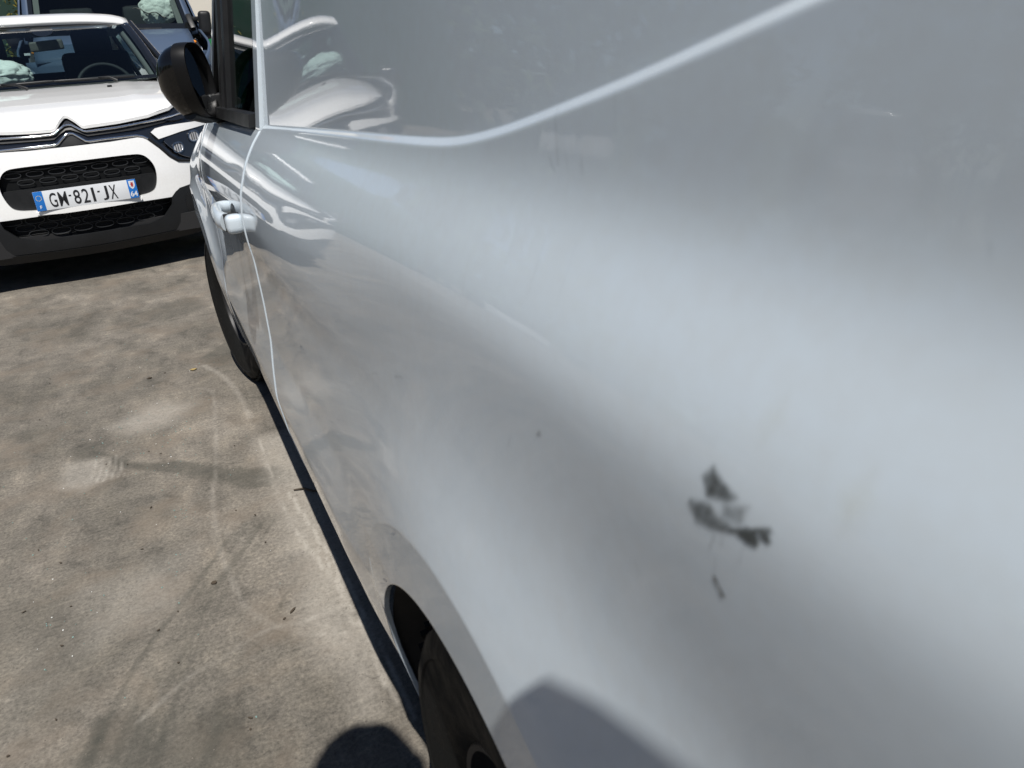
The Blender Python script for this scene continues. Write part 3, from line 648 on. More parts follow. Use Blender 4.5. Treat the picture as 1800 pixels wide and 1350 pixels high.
# number plate
npo = bpy.data.objects.new('number_plate', None); put(npo, car); npo.location = (.009, -.022, .488); npo.rotation_euler = (R(-5), 0, 0)
PL_W = mat('plate_white', (.62, .64, .66), .35, coat=.4, var=.04, vscale=10); PL_B = mat('plate_blue', (.012, .14, .46), .35, coat=.3); PL_K = mat('plate_black', (.012, .012, .013), .4); PL_Y = mat('plate_yellow', (.8, .6, .03), .4); PL_R = mat('plate_red', (.35, .03, .03), .4)
def pbox(name, x0, x1, z0, z1, y, th, mt, parent=npo, bev=.002):
    bm = bmesh.new(); box(bm, ((x0+x1)/2, y+th/2, (z0+z1)/2), (x1-x0, th, z1-z0), None, min(bev, th*.4), 2); return bmo(name, bm, mt, parent)
pbox('plate_sheet', -.26, .26, -.052, .052, 0, .004, PL_W); pbox('blue_band', -.2595, -.214, -.0515, .0515, -.0008, .002, PL_B, bev=.0003); pbox('blue_band', .214, .2595, -.0515, .0515, -.0008, .002, PL_B, bev=.0003)
def text(name, s, h, x, z, mt, wscale=1, parent=npo, bold=.0, y=-.0016):
    cu = bpy.data.curves.new(name, 'FONT'); cu.body = s; cu.size = 1; cu.align_x = 'CENTER'; cu.extrude = .012; cu.offset = bold; cu.resolution_u = 4
    t = bpy.data.objects.new('tmp', cu); COL.objects.link(t); bpy.context.view_layer.update()
    me = bpy.data.meshes.new_from_object(t.evaluated_get(bpy.context.evaluated_depsgraph_get())); bpy.data.objects.remove(t)
    co = np.array([v.co[:] for v in me.vertices]); mn, mx = co.min(0), co.max(0); sc = h/(mx[1]-mn[1])
    for v, c in zip(me.vertices, co): v.co = (x+(c[0]-(mn[0]+mx[0])/2)*sc*wscale, y-(c[2])*sc*.05, z+(c[1]-(mn[1]+mx[1])/2)*sc)
    me.materials.clear(); me.materials.append(mt); return put(bpy.data.objects.new(name, me), parent)
xs = -.190
for ch, wd in (('G', .040), ('M', .046), ('-', .017), ('8', .038), ('2', .038), ('1', .030), ('-', .017), ('J', .034), ('X', .040)):
    if ch == '-': pbox('dash', xs+.002, xs+wd-.002, .006, .014, -.0012, .002, PL_K, bev=.0002)
    else:
        o = text('plate_letter', ch, .076, 0, -.002, PL_K, 1, bold=.006)
        co = np.array([v.co[:] for v in o.data.vertices]); wx = co[:, 0].max()-co[:, 0].min(); tw = wd-.004
        for v in o.data.vertices: v.co.x = xs+wd/2+v.co.x*tw/wx
    if ch == '1':
        for v in o.data.vertices: v.co.x = xs+wd/2+(v.co.x-xs-wd/2)*.52
    xs += wd+.0052
    if ch == '-': xs += .001
text('country_letter', 'F', .017, -.237, -.031, PL_W, bold=.03); text('county_number', '64', .030, .237, -.028, PL_W, .95, bold=.02)
for k in range(12):
    a = 2*math.pi*k/12; bm = bmesh.new(); bmesh.ops.create_circle(bm, cap_ends=True, radius=.0019, segments=6)
    bmesh.ops.transform(bm, matrix=Matrix.Translation((-.237+.0135*math.cos(a), -.0013, .016+.0135*math.sin(a))) @ Matrix.Rotation(R(90), 4, 'X'), verts=bm.verts); bmo('star', bm, PL_Y, npo)
def flatpoly(name, P, y, mt, parent=npo): return mesh(name, [(x, y, z) for x, z in P], [tuple(range(len(P)))], mt, parent, False)
flatpoly('county_shield', [(.222, .044), (.252, .044), (.252, .018), (.246, .006), (.237, -.001), (.228, .006), (.222, .018)], -.0013, PL_W)
flatpoly('shield_beast', [(.229, .037), (.233, .033), (.236, .039), (.240, .034), (.246, .038), (.243, .030), (.247, .024), (.242, .021), (.245, .011), (.240, .014), (.237, .007), (.234, .015), (.229, .011), (.232, .020), (.228, .026), (.233, .028)], -.0018, PL_R)
cpart('plate_ledge', smoothpoly([(-.262, .436), (-.256, .408), (.255, .408), (.282, .418), (.284, .436)], 1), .018, CAR_WHITE, bump, depth=.04, res=.02)
# bonnet
HS = [(0, 0), (.03, .03), (.06, .056), (.09, .086), (.13, .14), (.25, .262), (.45, .47), (.70, .70), (1.0, .98)]
def hood(x, s, d):
    zc_ = np.interp(s, [0, .02, .045, .075, .11, .18, .30, .5, .7, .9, 1.0], [.835, .857, .882, .905, .925, .948, .972, 1.003, 1.028, 1.049, 1.056])
    bc = np.interp(s, [0, .02, .045, .075, .11, .18, .30, .5, .7, .9, 1.0], [-.068, -.075, -.088, -.110, -.14, -.205, -.32, -.52, -.718, -.915, -1.01])
    k = min(1, s/.5); ax = abs(x)
    return (x, -(bc+fx(x)*(1-k)-.12*(ax/.7)**2*k-0), zc_-.010*(ax/.66)**4*k+.006*math.exp(-((ax-.42)/.05)**2)*min(1, s*3)-.012*max(0, (ax-.62)/.1)**2-d)
hd_out = [(-.70, .16), (-.562, .062), (-.433, .030), (-.269, .016), (-.16, .010), (-.066, .008), (-.052, .013), (.004, .077), (.012, .080), (.022, .077), (.078, .014), (.09, .010), (.269, .016), (.433, .030), (.562, .062), (.70, .16), (.735, .5), (.73, .93), (.5, .97), (0, .985), (-.5, .97), (-.73, .93), (-.735, .5)]
hoodo = panel('bonnet', hd_out, hood, CAR_WHITE, car, (), .03, .016, sharp=60)
for x, s in ((.315, .74), (-.305, .76)):
    p = hood(x, s, 0); bm = bmesh.new(); box(bm, (p[0], p[1], p[2]+.004), (.028, .026, .014), None, .005, 3); bmo('washer_nozzle', bm, BLACK_PLASTIC, hoodo)
# cowl, windscreen, wipers
def ws(x, t, d=0):  # t 0 base .. 1 top
    hw = 1; return (x, 1.0+.02+.60*t+.10*(abs(x)/.65)**2.2*(1-.35*t)-.035*math.sin(math.pi*t)*.6, 1.065+.385*t-.010*(abs(x)/.6)**2*t+.02*math.sin(math.pi*t)-d)
G = [[(x, .93+.09*(abs(x)/.7)**2.2+.13*u, 1.043+.012*u-.02*math.sin(u*3.1)) for u in np.linspace(0, 1, 6)] for x in np.linspace(-.72, .72, 30)]
grid('cowl', G, BLACK_PLASTIC, car, thick=.01)
G = [[ws(x*(.675-.105*t), t) for t in np.linspace(0, 1, 14)] for x in np.linspace(-1, 1, 30)]
wsc = grid('windscreen', G, CARGLASS, car)
FRIT = mat('black_glass_border', (.008, .009, .01), .12, coat=1)
def border(name, P, mt=FRIT, w_=.018, par=None):
    L, Rr = [], []
    for (x, t, nx, nt) in P: L.append(ws(x, t)); Rr.append(ws(x+nx, t+nt))
    grid(name, [[(a[0], a[1]-.0025, a[2]+.001), (b_[0], b_[1]-.0025, b_[2]+.001)] for a, b_ in zip(L, Rr)], mt, par or wsc)
border('glass_border', [(x*.675, .0, 0, .05) for x in np.linspace(-1, 1, 30)])
border('glass_border', [(x*.57, 1., 0, -.045) for x in np.linspace(-1, 1, 30)])
for s in (-1, 1): border('glass_border', [(s*(.675-.105*t), t, -s*.03, 0) for t in np.linspace(0, 1, 12)])
def wso(off): return lambda x, t, d: tuple(np.array(ws(x, t))+np.array([0, off-d*0, -off*.3+d*0]))
panel('sensor_housing', smoothpoly([(-.035, .97), (.108, .97), (.10, .83), (.06, .775), (.01, .775), (-.025, .84)], 2), lambda x, t, d: tuple(np.array(ws(x, t))+np.array([0, -.006+d*.1, 0])), FRIT, car, (), .03, .03)
def wiper(name, x0, x1, t0, t1):
    P = [np.array(ws(x0+(x1-x0)*k, t0+(t1-t0)*k))+np.array([0, -.016-.006*math.sin(k*3.14), .012]) for k in np.linspace(0, 1, 14)]
    o = tube(name, P, [.005]+[.007]*12+[.004], BLACK_PLASTIC, car, 8, flat=1.3)
    a = np.array(ws(x1*.75+x0*.25, t0))+np.array([0, -.10, -.012]); bpt = P[7]
    tube('wiper_arm', [a, a*.6+bpt*.4+np.array([0, -.01, .016]), bpt+np.array([0, -.004, .008])], [.011, .008, .005], BLACK_PLASTIC, o, 8)
wiper('wiper', -.62, .02, .015, .035); wiper('wiper', .02, .50, .03, .015)
# roof and pillars
G = []
for i, t in enumerate(np.linspace(0, 1, 26)):
    y = 1.605+1.75*t; z = 1.452+.048*(1-math.exp(-t*1.75/.07))+.037*math.sin(min(1, (t+.0)*1.9)*math.pi/2)-.10*max(0, t-.55)**1.5
    G.append([(x*(.592+.02*math.sin(t*3)), y+.075*abs(x)**2.2*(1-t), z-.035*abs(x)**3.5-.03*max(0, abs(x)-.85)*4*.4) for x in np.linspace(-1, 1, 28)])
roof = grid('roof', G, CAR_WHITE, car, thick=.025)
for s in (-1, 1):
    P = [(s*(.700-.108*t), 1.10+.585*t, 1.055+.385*t+.02*math.sin(math.pi*t)) for t in np.linspace(-.05, 1, 16)]
    grid('screen_pillar', [[(p[0]-s*.028, p[1]-.02, p[2]+.004), (p[0], p[1]-.012, p[2]+.008), (p[0]+s*.016, p[1]+.03, p[2]), (p[0]+s*.014, p[1]+.07, p[2]-.02)] for p in P], GLOSS_BLACK, car, thick=.012, flip=(s > 0))
    tube('inner_pillar_trim', [(p[0]-s*.052, p[1]+.055, p[2]-.03) for p in P], .026, CABIN_LIGHT, car, 10)
    # side body
    G = []
    for y in np.unique(np.concatenate([np.linspace(.30, 3.95, 74)])):
        col = []
        zt = np.interp(y, [.3, .5, 1.0, 3.0, 3.95], [.90, .965, 1.045, 1.09, 1.10]); zb = .30
        for ax in (.72, 3.26):
            if abs(y-ax) < .36: zb = max(zb, .34+math.sqrt(.36**2-(y-ax)**2))
        hw = .868-.13*max(0, (.75-y)/.45)**2-.10*max(0, (y-3.3)/.65)**2
        for z in np.linspace(zb, zt, 20):
            k = (z-.3)/.75; col.append((s*(hw-.02*abs(k-.45)**1.5*2-.10*max(0, k-.86)**1.2*3), y, z))
        G.append(col)
    grid('car_side', G, CAR_WHITE, car, flip=(s > 0), thick=.02)
    G = [[(s*(.775-.02*u-.16*v), 1.22+2.30*u+.52*v*(1-1.25*u), 1.075+.02*u+.375*v) for v in np.linspace(0, 1, 8)] for u in np.linspace(0, 1, 20)]
    grid('side_window', G, SIDEGLASS, car, flip=(s > 0))
    for u in (.02, .46, .54, .96): tube('side_pillar', [(s*(.775-.02*u-.16*v), 1.22+2.30*u+.52*v*(1-1.25*u), 1.075+.02*u+.375*v) for v in np.linspace(0, 1, 8)], .022, GLOSS_BLACK, car, 8)
    for ax in (.72, 3.26):
        e = bpy.data.objects.new('wheel', None); put(e, car, loc=(s*.76, ax, .325)); e.rotation_euler[2] = 0 if s < 0 else math.pi
        V, F = lathe_vf([(.08, .20), (.09, .26), (.085, .30), (.05, .324), (-.05, .324), (-.09, .30), (-.092, .22), (-.08, .20)], 40); mesh('tyre', V, F, TYRE, e, True, 40)
        V, F = lathe_vf([(-.08, .20), (-.05, .17), (-.045, .06), (-.06, .05), (-.06, 0)], 40); mesh('rim', V, F, DARK_CHROME, e, True, 40)
    bm = bmesh.new(); box(bm, (s*.98, 1.30, 1.06), (.20, .09, .13), None, .035, 4); box(bm, (s*.85, 1.32, 1.02), (.12, .04, .04), None, .012); bmo('door_mirror', bm, GLOSS_BLACK, car)
# tail, floor, cabin
bm = bmesh.new(); box(bm, (0, 3.90, .72), (1.5, .10, .75), None, .04); bmo('tailgate', bm, CAR_WHITE, car)
bm = bmesh.new(); box(bm, (0, 2.0, .25), (1.60, 3.9, .10)); box(bm, (0, .55, .55), (1.3, .55, .5)); box(bm, (0, 3.55, .78), (1.3, .8, .5)); bmo('floor_pan', bm, DARK, car)
G = [[(x*.60, 1.40+.0*x, 1.10+.02*0) for x in (0,)] for _ in (0,)]
bm = bmesh.new(); box(bm, (0, 1.38, 1.015), (1.34, .50, .10), None, .03, 3); box(bm, (.36, 1.45, 1.075), (.36, .20, .055), None, .025, 3); box(bm, (0, 1.55, .85), (1.3, .2, .35), None, .04); bmo('dashboard', bm, INTERIOR, car)
for xx in (-.36, .36):
    bm = bmesh.new(); box(bm, (xx, 2.15, .98), (.48, .16, .62), Matrix.Rotation(R(-14), 3, 'X'), .06, 4); st = bmo('seat', bm, SEATCLOTH, car)
    bm = bmesh.new(); box(bm, (xx, 2.24, 1.355), (.27, .10, .17), Matrix.Rotation(R(-10), 3, 'X'), .04, 4); bmo('headrest', bm, SEATCLOTH, st)
    tube('headrest_post', [(xx-.06, 2.23, 1.20), (xx-.06, 2.24, 1.32)], .007, DARK_CHROME, st, 6); tube('headrest_post', [(xx+.06, 2.23, 1.20), (xx+.06, 2.24, 1.32)], .007, DARK_CHROME, st, 6)
bm = bmesh.new(); box(bm, (0, 3.0, .95), (1.2, .14, .45), Matrix.Rotation(R(-14), 3, 'X'), .05, 3)
bmo('rear_seat', bm, SEATCLOTH, car)
tube('steering_wheel', [(.35+.185*math.cos(a), 1.66+.07*math.sin(a), 1.02+.165*math.sin(a)) for a in np.linspace(0, 2*math.pi, 40)[:-1]], .014, INTERIOR, car, 10, True)
bm = bmesh.new(); box(bm, (.042, 1.62, 1.325), (.21, .025, .065), Matrix.Rotation(R(-3), 3, 'Y'), .014, 4); bmo('inside_mirror', bm, mat('mirror_back', (.10, .095, .085), .6), car)
G = [[(x*.62, y, 1.425+.04*math.sin((y-1.6)*1.2)-.03*abs(x)**3) for y in np.linspace(1.66, 3.2, 8)] for x in np.linspace(-1, 1, 10)]
grid('headlining', G, mat('headlining_cloth', (.10, .10, .095), .95), car)
G = [[(x*(.56-.04*0), 3.38+.22*t, 1.40-.30*t) for t in np.linspace(0, 1, 5)] for x in np.linspace(-1, 1, 12)]
grid('rear_window', G, GREYVANGLASS, car)
for s in (-1, 1): grid('rear_pillar', [[(s*(.56+.10*u), 3.36+.24*t-.05*u, 1.44-.36*t) for u in np.linspace(0, 1, 3)] for t in np.linspace(0, 1, 5)], CAR_WHITE, car, thick=.03)
def cloth(name, c, sx, sy, sz, seed, mt, parent=None, **k):
    bm = bmesh.new(); bmesh.ops.create_icosphere(bm, subdivisions=5, radius=1); rg = Vector((seed*3.1, seed*1.7, 0))
    for v in bm.verts:
        p = v.co.copy(); q = p*1.5+rg; f = 1+.22*noise.noise(q*.8)+.05*noise.noise(q*2.3)
        r1 = abs(noise.noise(q*3.3+Vector((5, 0, 0)))); r2 = abs(noise.noise(q*1.6+Vector((0, 7, 0)))); f -= .045*max(0, .20-r1)/.20+.07*max(0, .22-r2)/.22
        v.co = Vector((p.x*sx, p.y*sy, p.z*sz))*f
    bmesh.ops.transform(bm, matrix=Matrix.Translation(c), verts=bm.verts); return bmo(name, bm, mt, parent, True, 60, **k)
cloth('airbag', (-.34, 1.40, 1.145), .25, .16, .105, 1, BAGCLOTH, car)
tube('airbag_seam', [(-.255+.035*math.cos(a), 1.40-.01*math.sin(a), 1.200+.013*math.sin(a)) for a in np.linspace(.3, 3.4, 14)], .003, DARK, car, 6)
flatpoly('windscreen_sticker', [(-.105, 1.262), (-.07, 1.262), (-.07, 1.276), (-.105, 1.276)], 1.36, PL_W, car)
# ------------------------------------------------------------------ blue-grey van behind the hatchback
gv = thing('parked_van', 'blue-grey van with burst airbag behind its windscreen, standing behind the white hatchback', 'van', (-.12, 9.35, .28))
def gws(x, t, d=0): return (x*(.80-.075*t), .78+.62*t+.07*abs(x)**2.4, 1.285+.72*t-.02*abs(x)**2)
gwo = grid('windscreen', [[gws(x, t) for t in np.linspace(0, 1, 10)] for x in np.linspace(-1, 1, 24)], GREYVANGLASS, gv)
grid('glass_border', [[(gws(x, t)[0], gws(x, t)[1]-.004, gws(x, t)[2]) for t in (0, .10)] for x in np.linspace(-1, 1, 24)], FRIT, gwo)
for s in (-1, 1):
    grid('glass_border', [[(gws(s*u, t)[0], gws(s*u, t)[1]-.004, gws(s*u, t)[2]) for u in (.945, 1)] for t in np.linspace(0, 1, 10)], FRIT, gwo)
    grid('inner_pillar_trim', [[(gws(s*u, t)[0], gws(s*u, t)[1]+.05, gws(s*u, t)[2]) for u in (.86, .94)] for t in np.linspace(0, 1, 10)], CABIN_LIGHT, gv)
    grid('screen_pillar', [[(s*(.800-.075*t), .855+.62*t-.004, 1.285+.72*t-.02), (s*(.828-.080*t), .865+.62*t, 1.285+.72*t-.02), (s*(.868-.09*t), .92+.62*t, 1.27+.72*t), (s*(.895-.10*t), 1.04+.62*t, 1.25+.72*t)] for t in np.linspace(-.06, 1, 12)], BLUE_GREY, gv, thick=.02, flip=(s > 0))
    bm = bmesh.new(); box(bm, (s*.815, .83, 1.34), (.055, .06, .20), Matrix.Rotation(R(-s*8), 3, 'Y') @ Matrix.Rotation(R(-40), 3, 'X'), .012, 2); bmo('pillar_trim', bm, BLACK_PLASTIC, gv)
    G = []
    for y in np.linspace(.12, 4.4, 50):
        zt = np.interp(y, [.12, .5, .95, 1.4, 4.4], [.93, 1.14, 1.27, 1.3, 1.32]); zb = .32
        for ax in (.80, 3.55):
            if abs(y-ax) < .40: zb = max(zb, .36+math.sqrt(.4**2-(y-ax)**2))
        col = []
        for z in np.linspace(zb, zt, 16):
            k = (z-.3)/1.0; col.append((s*(.955-.18*max(0, (.55-y)/.45)**2-.02*(k-.4)**2-.085*max(0, k-.55)**1.3*2), y, z))
        G.append(col)
    grid('van_side', G, BLUE_GREY, gv, flip=(s > 0), thick=.02)
    grid('upper_side', [[(s*(.905-.14*t), max(y, .98+.62*t), 1.28+.80*t) for t in np.linspace(0, 1, 8)] for y in np.linspace(.98, 4.4, 24)], BLUE_GREY, gv, flip=(s > 0), thick=.02)
    grid('door_window', [[(s*(.912-.14*t), y+.45*t*(1 if y < 1.5 else 0), 1.30+.66*t) for t in np.linspace(0, 1, 6)] for y in np.linspace(1.15, 2.1, 6)], FRIT, gv, flip=(s > 0))
    ms = lambda P: [(s*p[0], p[1]) for p in P][::s]
    lp = [(s*.700, .30, 1.02), (s*.745, .42, 1.13), (s*.80, .56, 1.16), (s*.845, .62, 1.08), (s*.865, .56, .93), (s*.855, .40, .80), (s*.78, .20, .74), (s*.66, .12, .78)]
    hlv = mesh('headlight', [(s*.78, .36, .96)]+[(a, b_-.03, c_) for a, b_, c_ in lp], [(0, 1+i, 1+(i+1) % 8) for i in range(8)], DULL_LAMP, gv, False)
    bm = bmesh.new(); bmesh.ops.create_uvsphere(bm, u_segments=12, v_segments=8, radius=1); bmesh.ops.transform(bm, matrix=Matrix.Translation((s*.768, .42, 1.122)) @ Matrix.Diagonal((.032, .03, .022, 1)), verts=bm.verts); bmo('indicator', bm, AMBER, hlv)
    tube('lamp_edge', [(a, b_-.035, c_) for a, b_, c_ in lp], .007, CHROME, hlv, 6, True)
    bm = bmesh.new(); box(bm, (s*.978, .99, 1.335), (.135, .13, .25), Matrix.Rotation(R(4*s), 3, 'Y'), .05, 4)
    for v in bm.verts: v.co.x += s*.03*(v.co.z-1.335)
    dm = bmo('door_mirror', bm, BLACK_PLASTIC, gv)
    bm = bmesh.new(); box(bm, (s*.875, 1.02, 1.385), (.15, .05, .045), None, .012); box(bm, (s*.885, 1.02, 1.20), (.17, .06, .05), Matrix.Rotation(R(-12*s), 3, 'Y'), .015); box(bm, (s*.83, 1.0, 1.30), (.05, .07, .22), None, .015); box(bm, (s*.975, 1.0, 1.195), (.09, .09, .06), None, .02); bmo('mirror_arm', bm, BLACK_PLASTIC, dm)
    for ax in (.80, 3.55):
        e = bpy.data.objects.new('wheel', None); put(e, gv, loc=(s*.83, ax, .34)); e.rotation_euler[2] = 0 if s < 0 else math.pi
        V, F = lathe_vf([(.09, .20), (.10, .27), (.09, .32), (.05, .34), (-.05, .34), (-.09, .32), (-.10, .24), (-.09, .20)], 32); mesh('tyre', V, F, TYRE, e, True, 40)
        V, F = lathe_vf([(-.09, .20), (-.06, .17), (-.05, .06), (-.07, .05), (-.07, 0)], 32); mesh('rim', V, F, STEEL, e, True, 40)
G = []
for t in np.linspace(0, 1, 16):
    yy = .72*(1-t)+.06*t; zz = 1.272-.13*t-.13*t**3.5; G.append([(x*.765, yy+.16*abs(x)**2.4*(.4+t*.6), zz-.015*abs(x)**3) for x in np.linspace(-1, 1, 20)])
grid('bonnet', G, BLUE_GREY, gv, thick=.02, flip=True)
grid('cowl', [[(x*.80, .72+.10*u+.10*abs(x)**2.4, 1.262+.02*u) for u in (0, .5, 1)] for x in np.linspace(-1, 1, 16)], BLACK_PLASTIC, gv)
grid('front_bumper', [[(x*.90, .05+.30*abs(x)**3.2-.05*math.sin((z-.3)/.7*3.1), z) for x in np.linspace(-1, 1, 20)] for z in np.linspace(.28, 1.03, 14)], BLUE_GREY, gv, thick=.02, flip=True)
bm = bmesh.new()
for zz in (.72, .80, .88): box(bm, (0, -.01, zz), (1.0, .03, .04), None, .008)
bmo('grille', bm, BLACK_PLASTIC, gv)
grid('roof', [[(x*.77, y, 2.02+.08*(1-abs(x)**4)+.05*min(1, (y-1.38)/.5)) for x in np.linspace(-1, 1, 14)] for y in np.linspace(1.38, 4.4, 14)], BLUE_GREY, gv, thick=.02)
bm = bmesh.new(); box(bm, (0, 4.4, 1.2), (1.75, .06, 1.7), None, .02); bmo('rear_door', bm, BLUE_GREY, gv)
bm = bmesh.new(); box(bm, (0, 2.3, .42), (1.6, 4.0, .15)); box(bm, (0, 2.05, 1.4), (1.6, .05, 1.3)); bmo('floor_pan', bm, DARK, gv)
bm = bmesh.new(); box(bm, (0, 1.15, 1.21), (1.5, .5, .14), None, .04, 3); box(bm, (-.4, 1.7, 1.2), (.5, .2, .8), None, .06); box(bm, (.4, 1.7, 1.2), (.5, .2, .8), None, .06); bmo('cabin', bm, INTERIOR, gv)
cloth('airbag', (.52, 1.20, 1.50), .205, .09, .16, 4, BAGCLOTH, gv)
tube('airbag_seam', [(.26+.04*k, 1.098+.02*math.sin(k*2), 1.53-.012*k+.014*math.sin(k*1.4)) for k in np.linspace(0, 8, 20)], .012, mat('airbag_stain', (.22, .18, .17), .9), gv, 6, flat=.4)
P = [np.array(gws(x, .03))+np.array([0, -.03, .005-.02*x]) for x in np.linspace(-.05, .62, 10)]; tube('wiper', P, .009, BLACK_PLASTIC, gv, 6)
tube('wiper_arm', [(.55, .80, 1.265), (.3, .77, 1.30), (.12, .77, 1.315)], .009, BLACK_PLASTIC, gv, 6)
# ------------------------------------------------------------------ fence, screen, wall, plants
GREEN = mat('green_boards', (.012, .17, .055), .5, var=.12, vscale=5)
fe = thing('board_fence', 'bright green fence of wide boards behind the blue-grey van', 'fence', (4, 14, 0))
for pz in range(8):
    for px_ in range(4):
        bm = bmesh.new(); box(bm, (-3.45+px_*2.3, 0, .155+pz*.2), (2.28, .03, .192), None, .005); bmo('fence_board', bm, GREEN, fe)
for px_ in range(5):
    bm = bmesh.new(); box(bm, (-4.6+px_*2.3, .06, .86), (.07, .07, 1.72), None, .006); bmo('post', bm, GREEN, fe)
CREAM = mat('cream_render', (.66, .61, .53), .9, var=.06, vscale=2, bump=.3, bscale=60)
bl = thing('building', 'cream rendered building beyond the green board fence', 'building', (5, 19, 0))
bm = bmesh.new(); box(bm, (0, 0, 2.4), (10, 5, 4.8), None, .02); bmo('wall', bm, CREAM, bl)
bm = bmesh.new(); box(bm, (0, 0, 4.9), (10.5, 5.5, .2), None, .03); bmo('roof', bm, mat('roof_tile', (.28, .11, .07), .8, var=.2), bl)
for i in range(3):
    bm = bmesh.new(); box(bm, (-3+i*3, -2.51, 3.2), (1.1, .05, 1.2)); bmo('window', bm, FRIT, bl)
sc = thing('screen_fence', 'dark green mesh screen fence at the top left corner', 'fence', (-5, 14.2, 0))
NET = mat('green_netting', (.004, .028, .017), .85, var=.3, vscale=3, bump=.5, bscale=200)
grid('netting', [[(x, .02*math.sin(x*7)+.01*math.sin(z*9), z) for z in np.linspace(0, 2.9, 12)] for x in np.linspace(-.6, 3.9, 50)], NET, sc, thick=.01)
for i in range(6):
    tube('post', [(-.6+i*.9, .05, 0), (-.6+i*.9, .05, 2.95)], .03, DARK_CHROME, sc, 8)
def plant(name, label, cat, loc, sx, sy, sz, n_, seed, cols, ls=.06, group=None, stem=True):
    t = thing(name, label, cat, loc, 0, group); r_ = np.random.default_rng(seed)
    V = []; F = []
    for k in range(n_):
        d = r_.normal(size=3); d /= np.linalg.norm(d); rad = r_.random()**.4; q = noise.noise(Vector(d)*2.2+Vector((seed, 0, 0)))
        p = np.array([d[0]*sx, d[1]*sy, d[2]*sz])*rad*(1+.45*q)+np.array([0, 0, sz]); a = r_.normal(size=3); a /= np.linalg.norm(a); b_ = np.cross(a, r_.normal(size=3)); b_ /= np.linalg.norm(b_)
        s_ = ls*(.6+.8*r_.random()); o = len(V); V += [p-a*s_, p-b_*s_*.4, p+a*s_, p+b_*s_*.4]; F.append((o, o+1, o+2, o+3))
    me = mesh('crown', V, F, None, t, False)
    for c_ in cols: me.data.materials.append(c_)
    me.data.polygons.foreach_set('material_index', r_.integers(0, len(cols), n_).tolist())
    for k in range(5):
        a = 2*math.pi*k/5; tube('stem' if sz < 1.4 else 'trunk', [(0, 0, 0), (.15*sx*math.cos(a), .15*sy*math.sin(a), sz*.5), (.5*sx*math.cos(a), .5*sy*math.sin(a), sz*1.2)], [.03, .02, .008], BARK, t, 6)
    return t
BARK = mat('bark', (.08, .06, .045), .9, var=.3)
L1 = mat('leaf_green', (.05, .085, .02), .7); L2 = mat('leaf_yellow_green', (.20, .17, .03), .7); L3 = mat('leaf_dark', (.018, .04, .014), .7)
plant('shrub', 'yellow-green shrub growing against the dark green screen fence', 'shrub', (-1.22, 13.85, .0), .42, .3, 1.12, 2600, 5, [L1, L2, L2, L3], .045)
for i, (x, y, s_) in enumerate(((-6, 17, 2.2), (-10, 18, 2.8), (-15, 19, 2.4), (-20, 16, 3), (-26, 14, 3.2), (-30, 8, 2.8), (-33, 1, 3.2), (-31, -6, 3))):
    plant('tree', 'green broad-crowned tree standing beyond the yard', 'tree', (x, y, 0), s_*.9, s_*.9, s_*1.05, 2200, 20+i, [L1, L3, L3], .20, 'trees round the yard')
# hills
HN, HM = 90, 14; G = []
for i in range(HN):
    a = R(-150+210*i/(HN-1)) ; row = []
    for j in range(HM):
        rr = 70+60*j/(HM-1); hh = (9+7*math.sin(a*3.1+1)+5*math.sin(a*7.3)+2*math.sin(a*17))*float(sstep(0, 1, np.array(j/(HM-1)))); row.append((rr*math.sin(a), rr*math.cos(a), -.5+max(.5, hh*1.15)+(.5*noise.noise(Vector((a*20, j*.9, 0)))*3 if j else 0)))
    G.append(row)
HILL = mat('hill_scrub', (.055, .07, .032), .95, var=.6, vscale=.25)
grid('hills', G, HILL, kind='structure', flip=True)
